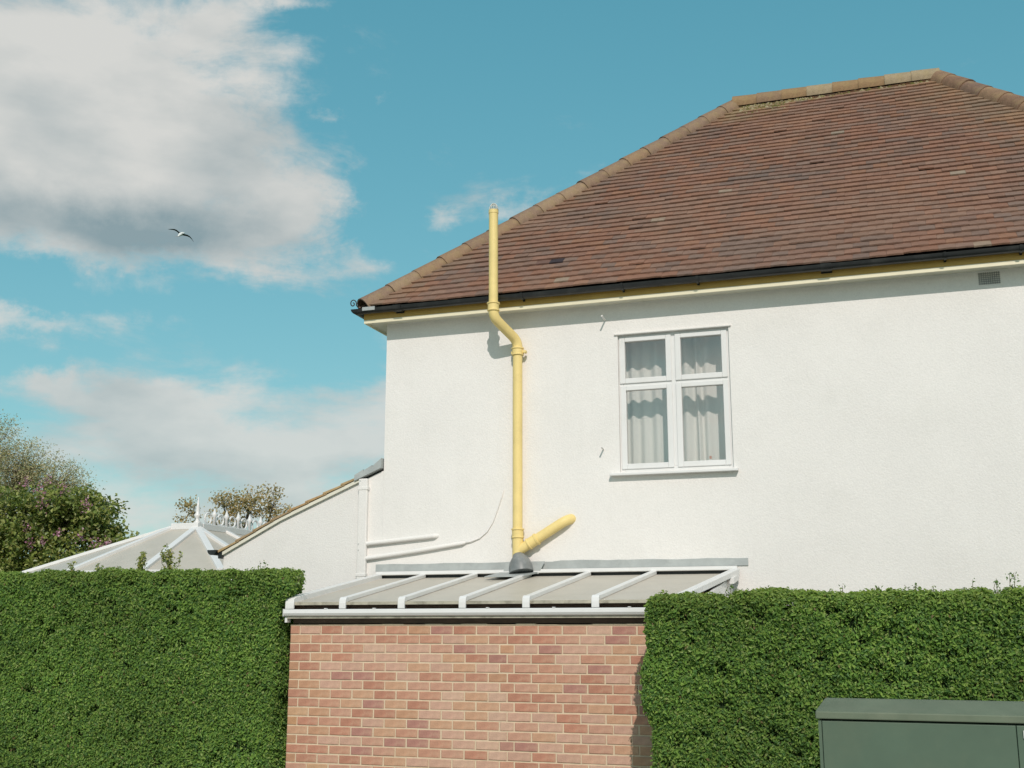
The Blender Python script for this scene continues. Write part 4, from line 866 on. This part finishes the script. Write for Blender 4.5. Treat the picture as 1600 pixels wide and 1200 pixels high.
# ------------------------------------------------------------------ trees
def tree(name, base, fork, lobes, ntips, per, clump, leaf, pal, wts, label, trunk_r, tw=0.006, group=None, flat=0.8, asp=0.5):
    t = thing(name, base, label, 'tree', group); o0 = np.array(base, float); base = Vector(base); fork = Vector(fork)
    tr = MB().tube([base - Vector((0, 0, 0.1)), base * 0.6 + fork * 0.4 + Vector((0.08, 0.05, 0)), fork], [trunk_r * 1.25, trunk_r, trunk_r * 0.75], 10)
    trunk = tr.build('trunk', M['bark'], t, smooth=True)
    br = MB(); P = []; wsum = sum(l[2] for l in lobes); T = []
    for (c_, rad, wt) in lobes:
        c_ = Vector(c_); n = int(ntips * wt / wsum)
        limb_mid = (fork + c_) / 2 + Vector((random.gauss(0, 0.15), random.gauss(0, 0.15), random.gauss(0, 0.1)))
        br.tube([fork, limb_mid, c_], [trunk_r * 0.6, trunk_r * 0.4, trunk_r * 0.22], 6)
        for k in range(n):
            v = rng.normal(size=3); v /= np.linalg.norm(v); rr = random.random() ** 0.45
            tip = c_ + Vector((v[0] * rad[0], v[1] * rad[1], v[2] * rad[2])) * rr; f = random.uniform(0.3, 1)
            st = limb_mid * (1 - f) + c_ * f; md = (st + tip) / 2 + Vector((random.gauss(0, 0.08), random.gauss(0, 0.08), random.uniform(0, 0.12)))
            br.tube([st, md, tip], [tw * 2.2, tw * 1.4, tw * 0.7], 4)
            m = max(3, int(per * random.uniform(0.6, 1.4))); p = np.array(tip) + rng.normal(0, 1, (m, 3)) * np.array((clump, clump, clump * flat)); P.append(p)
            T.append(np.full(m, random.uniform(0.8, 1.2)))
            for f2 in (0.55, 0.8):
                q_ = np.array(st * (1 - f2) ** 2 + md * 2 * f2 * (1 - f2) + tip * f2 * f2); m2 = max(1, m // 5); P.append(q_ + rng.normal(0, 1, (m2, 3)) * clump * 0.7); T.append(np.full(m2, 0.9))
    br.build('branches', M['bark'], trunk)
    P = np.concatenate(P); T = np.concatenate(T)[:, None]; nv = rng.normal(0, 0.7, P.shape) + np.array((0.1, -0.35, 0.45))
    V, F = leaves_np(P - o0, nv, leaf * rng.uniform(0.65, 1.35, len(P)), asp); tint = pick_tints(len(P), pal, wts, 0.2) * T
    cr = link('crown', mesh_np('crown', V, F, np.repeat(tint, 4, 0)), M['tree_leaf'], t); cr['kind'] = 'stuff'
    return t
LG = [(0.155, 0.20, 0.046), (0.225, 0.265, 0.064), (0.10, 0.14, 0.038), (0.30, 0.32, 0.095), (0.24, 0.24, 0.068)]
lil = tree('lilac_tree', (-21.2, 24.3, 0), (-21.2, 24.3, 1.9), [((-21.6, 24.0, 4.35), (1.35, 1.0, 0.95), 5), ((-20.2, 24.0, 4.5), (0.95, 0.9, 0.9), 4), ((-19.2, 24.0, 4.35), (0.62, 0.7, 0.75), 2.4), ((-21.0, 23.7, 3.2), (1.6, 1.0, 0.9), 4), ((-19.3, 23.8, 3.2), (1.1, 0.8, 0.65), 2.5), ((-18.45, 23.9, 3.55), (0.48, 0.5, 0.42), 1.2), ((-22.6, 24.3, 3.4), (1.2, 1, 1.4), 3)],
    430, 44, 0.14, 0.115, LG, (4, 4, 2.5, 2.2, 2), 'dense green lilac tree with pink blossom at far left behind hedge', 0.11, group='trees beyond the hedge', asp=0.62)
PINK = [(0.46, 0.21, 0.32), (0.54, 0.28, 0.39), (0.38, 0.16, 0.26), (0.56, 0.35, 0.42)]
for (x, z, n, s_) in ((-20.15, 4.72, 130, 0.15), (-20.35, 4.98, 90, 0.12), (-19.75, 5.02, 70, 0.10), (-20.9, 5.25, 70, 0.10), (-18.95, 4.62, 90, 0.13), (-18.62, 3.62, 120, 0.15), (-18.25, 3.66, 60, 0.08), (-20.5, 3.75, 80, 0.10), (-19.7, 3.95, 60, 0.09), (-20.05, 3.72, 60, 0.09), (-18.9, 3.82, 60, 0.10), (-20.75, 4.1, 60, 0.1), (-20.05, 5.28, 50, 0.09)):
    yy = 23.25 + random.uniform(-0.1, 0.2); n = int(n * 0.55); P = np.array((x, yy, z)) + rng.normal(0, 1, (n, 3)) * np.array((s_ * 0.6, s_ * 0.5, s_ * 0.75)); V, F = leaves_np(P - np.array(lil.location), rng.normal(size=(n, 3)), 0.055 * rng.uniform(0.6, 1.3, n), 0.9)
    o = link('blossom', mesh_np('blossom', V, F, np.repeat(pick_tints(n, PINK, (1, 1, 1, 1)), 4, 0)), M['tree_leaf'], lil); o['kind'] = 'stuff'
tree('willow_tree', (-35.5, 38.0, 0), (-35.3, 37.6, 4.2), [((-34.4, 36.0, 8.6), (1.7, 1.5, 1.6), 5), ((-36.2, 36.4, 9.4), (1.8, 1.5, 1.6), 3), ((-32.2, 36.0, 7.7), (1.5, 1.2, 1.2), 4.5), ((-30.5, 36.0, 7.0), (1.3, 1.0, 0.95), 3.6), ((-33.4, 36.0, 6.8), (1.8, 1.2, 1.2), 3)],
    760, 24, 0.19, 0.085, [(0.44, 0.38, 0.22), (0.50, 0.43, 0.28), (0.36, 0.33, 0.18), (0.31, 0.33, 0.17)], (3, 3, 2, 2), 'tall sparse olive-brown tree rising behind the lilac, far left', 0.20, tw=0.007, group='trees beyond the hedge', asp=0.4)
tree('bronze_tree', (-22.9, 36.6, 0), (-22.9, 36.4, 3.6), [((-24.5, 36.0, 5.75), (0.75, 0.7, 0.55), 1.6), ((-23.2, 36.0, 6.0), (0.75, 0.7, 0.62), 2.6), ((-22.1, 36.0, 6.1), (0.7, 0.7, 0.72), 3), ((-21.2, 36.0, 5.95), (0.6, 0.6, 0.65), 2.5), ((-22.6, 36.0, 5.3), (1.2, 0.7, 0.5), 2)],
    78, 28, 0.13, 0.10, [(0.40, 0.29, 0.13), (0.46, 0.34, 0.165), (0.33, 0.25, 0.115), (0.39, 0.33, 0.16)], (3, 3, 2, 1.5), 'small bronze-leaved tree showing behind the conservatory cresting', 0.10, group='trees beyond the hedge', asp=0.6)

# ------------------------------------------------------------------ green street cabinet
cab = thing('street_cabinet', (0.3, 7.15, 0), 'green metal street cabinet with sloping lid in front of right hedge', 'cabinet')
CX0, CX1, CY0, CY1 = -0.538, 1.10, 6.915, 7.38
MB().box(CX0, CX1, CY0 + 0.012, CY1, 0.08, 1.188).build('body', M['cabinet'], cab, bevel=0.004)
MB().box(CX0 - 0.01, CX1 + 0.01, CY0, CY1 + 0.02, 0.004, 0.078).build('plinth', M['paving'], cab, bevel=0.006)
MB().box(CX0, -0.521, CY0, CY0 + 0.0115, 0.10, 1.186).build('frame_post', M['cabinet'], cab)
for (x0, x1) in ((-0.517, 0.484), (0.488, 1.098)):
    dr = MB().box(x0, x1, CY0 - 0.004, CY0 + 0.0115, 0.10, 1.184).build('door', M['cabinet'], cab, bevel=0.003)
    MB().box(x0 + 0.03, x0 + 0.05, CY0 - 0.014, CY0 - 0.0045, 1.12, 1.16).build('lock', M['steel'], dr) if x0 > 0 else None
ly0, ly1 = 6.897, 7.41; lx0, lx1 = CX0 - 0.012, CX1 + 0.012; s_ = 0.040
lv = [(lx0, ly0, 1.196), (lx1, ly0, 1.196), (lx1, ly1, 1.196), (lx0, ly1, 1.196), (lx0, ly0, 1.236), (lx1, ly0, 1.236), (lx1, ly1, 1.236), (lx0, ly1, 1.236),
      (lx0 + s_, ly0 + 0.20, 1.293), (lx1 - s_, ly0 + 0.20, 1.293), (lx1 - s_, ly1 - 0.20, 1.293), (lx0 + s_, ly1 - 0.20, 1.293)]
MB().add(lv, [(3, 2, 1, 0), (0, 1, 5, 4), (1, 2, 6, 5), (2, 3, 7, 6), (3, 0, 4, 7), (4, 5, 9, 8), (5, 6, 10, 9), (6, 7, 11, 10), (7, 4, 8, 11), (8, 9, 10, 11)]).build('lid', M['cabinet_lid'], cab, bevel=0.006)

# ------------------------------------------------------------------ gull
gc = Vector((-22.07, 30.84, 14.42)); rt = Vector((math.cos(R(36)), math.sin(R(36)), 0)); fwd = Vector((-math.sin(R(36)), math.cos(R(36)), 0)); upv = Vector((0, 0, 1))
gm = MB(); bw, bk, tl = (0.75, 0.75, 0.73), (0.035, 0.042, 0.045), (0.25, 0.26, 0.26)
body = [(-0.20, 0.012, -0.085), (-0.15, 0.032, -0.055), (-0.06, 0.055, -0.01), (0.04, 0.06, 0.015), (0.12, 0.045, 0.035), (0.17, 0.036, 0.045), (0.205, 0.026, 0.04), (0.235, 0.006, 0.03)]
bdir = (rt * 0.45 + fwd * 0.75 + upv * 0.25).normalized()
gm.tube([gc + bdir * a + upv * b for a, r, b in body], [r for _, r, _ in body], 10, t=bw)
tailp = gc - bdir * 0.2 - upv * 0.085
gm.prism([tailp + rt * 0.02, tailp - rt * 0.02, tailp - bdir * 0.10 - rt * 0.045 - upv * 0.02, tailp - bdir * 0.10 + rt * 0.03 - upv * 0.02], upv * 0.008, t=tl)
def wing(line, chord):
    n = len(line); vs = []
    for (x, z), c in zip(line, chord):
        p = gc + rt * x + upv * z
        for k, (a, h) in enumerate(((0.5, 0.0), (0.25, 0.014), (-0.5, 0.004), (0.1, -0.010))): vs.append(p + fwd * (a * c) + upv * (h * (0.4 + c * 3)))
    fs = [(i * 4 + k, i * 4 + (k + 1) % 4, (i + 1) * 4 + (k + 1) % 4, (i + 1) * 4 + k) for i in range(n - 1) for k in range(4)] + [(3, 2, 1, 0), (4 * n - 4, 4 * n - 3, 4 * n - 2, 4 * n - 1)]
    gm.add(vs, fs, bk)
wing([(-0.02, 0.01), (-0.09, 0.055), (-0.15, 0.105), (-0.23, 0.135), (-0.32, 0.135), (-0.42, 0.128)], [0.16, 0.17, 0.16, 0.13, 0.09, 0.02])
wing([(0.02, 0.0), (0.10, -0.015), (0.19, -0.025), (0.27, -0.06), (0.34, -0.125), (0.41, -0.225)], [0.16, 0.17, 0.16, 0.13, 0.09, 0.02])
gl = gm.build('gull', M['gull'], smooth=True, auto=60)
tag(gl, 'white gull with dark spread wings gliding below the big cloud', 'bird')
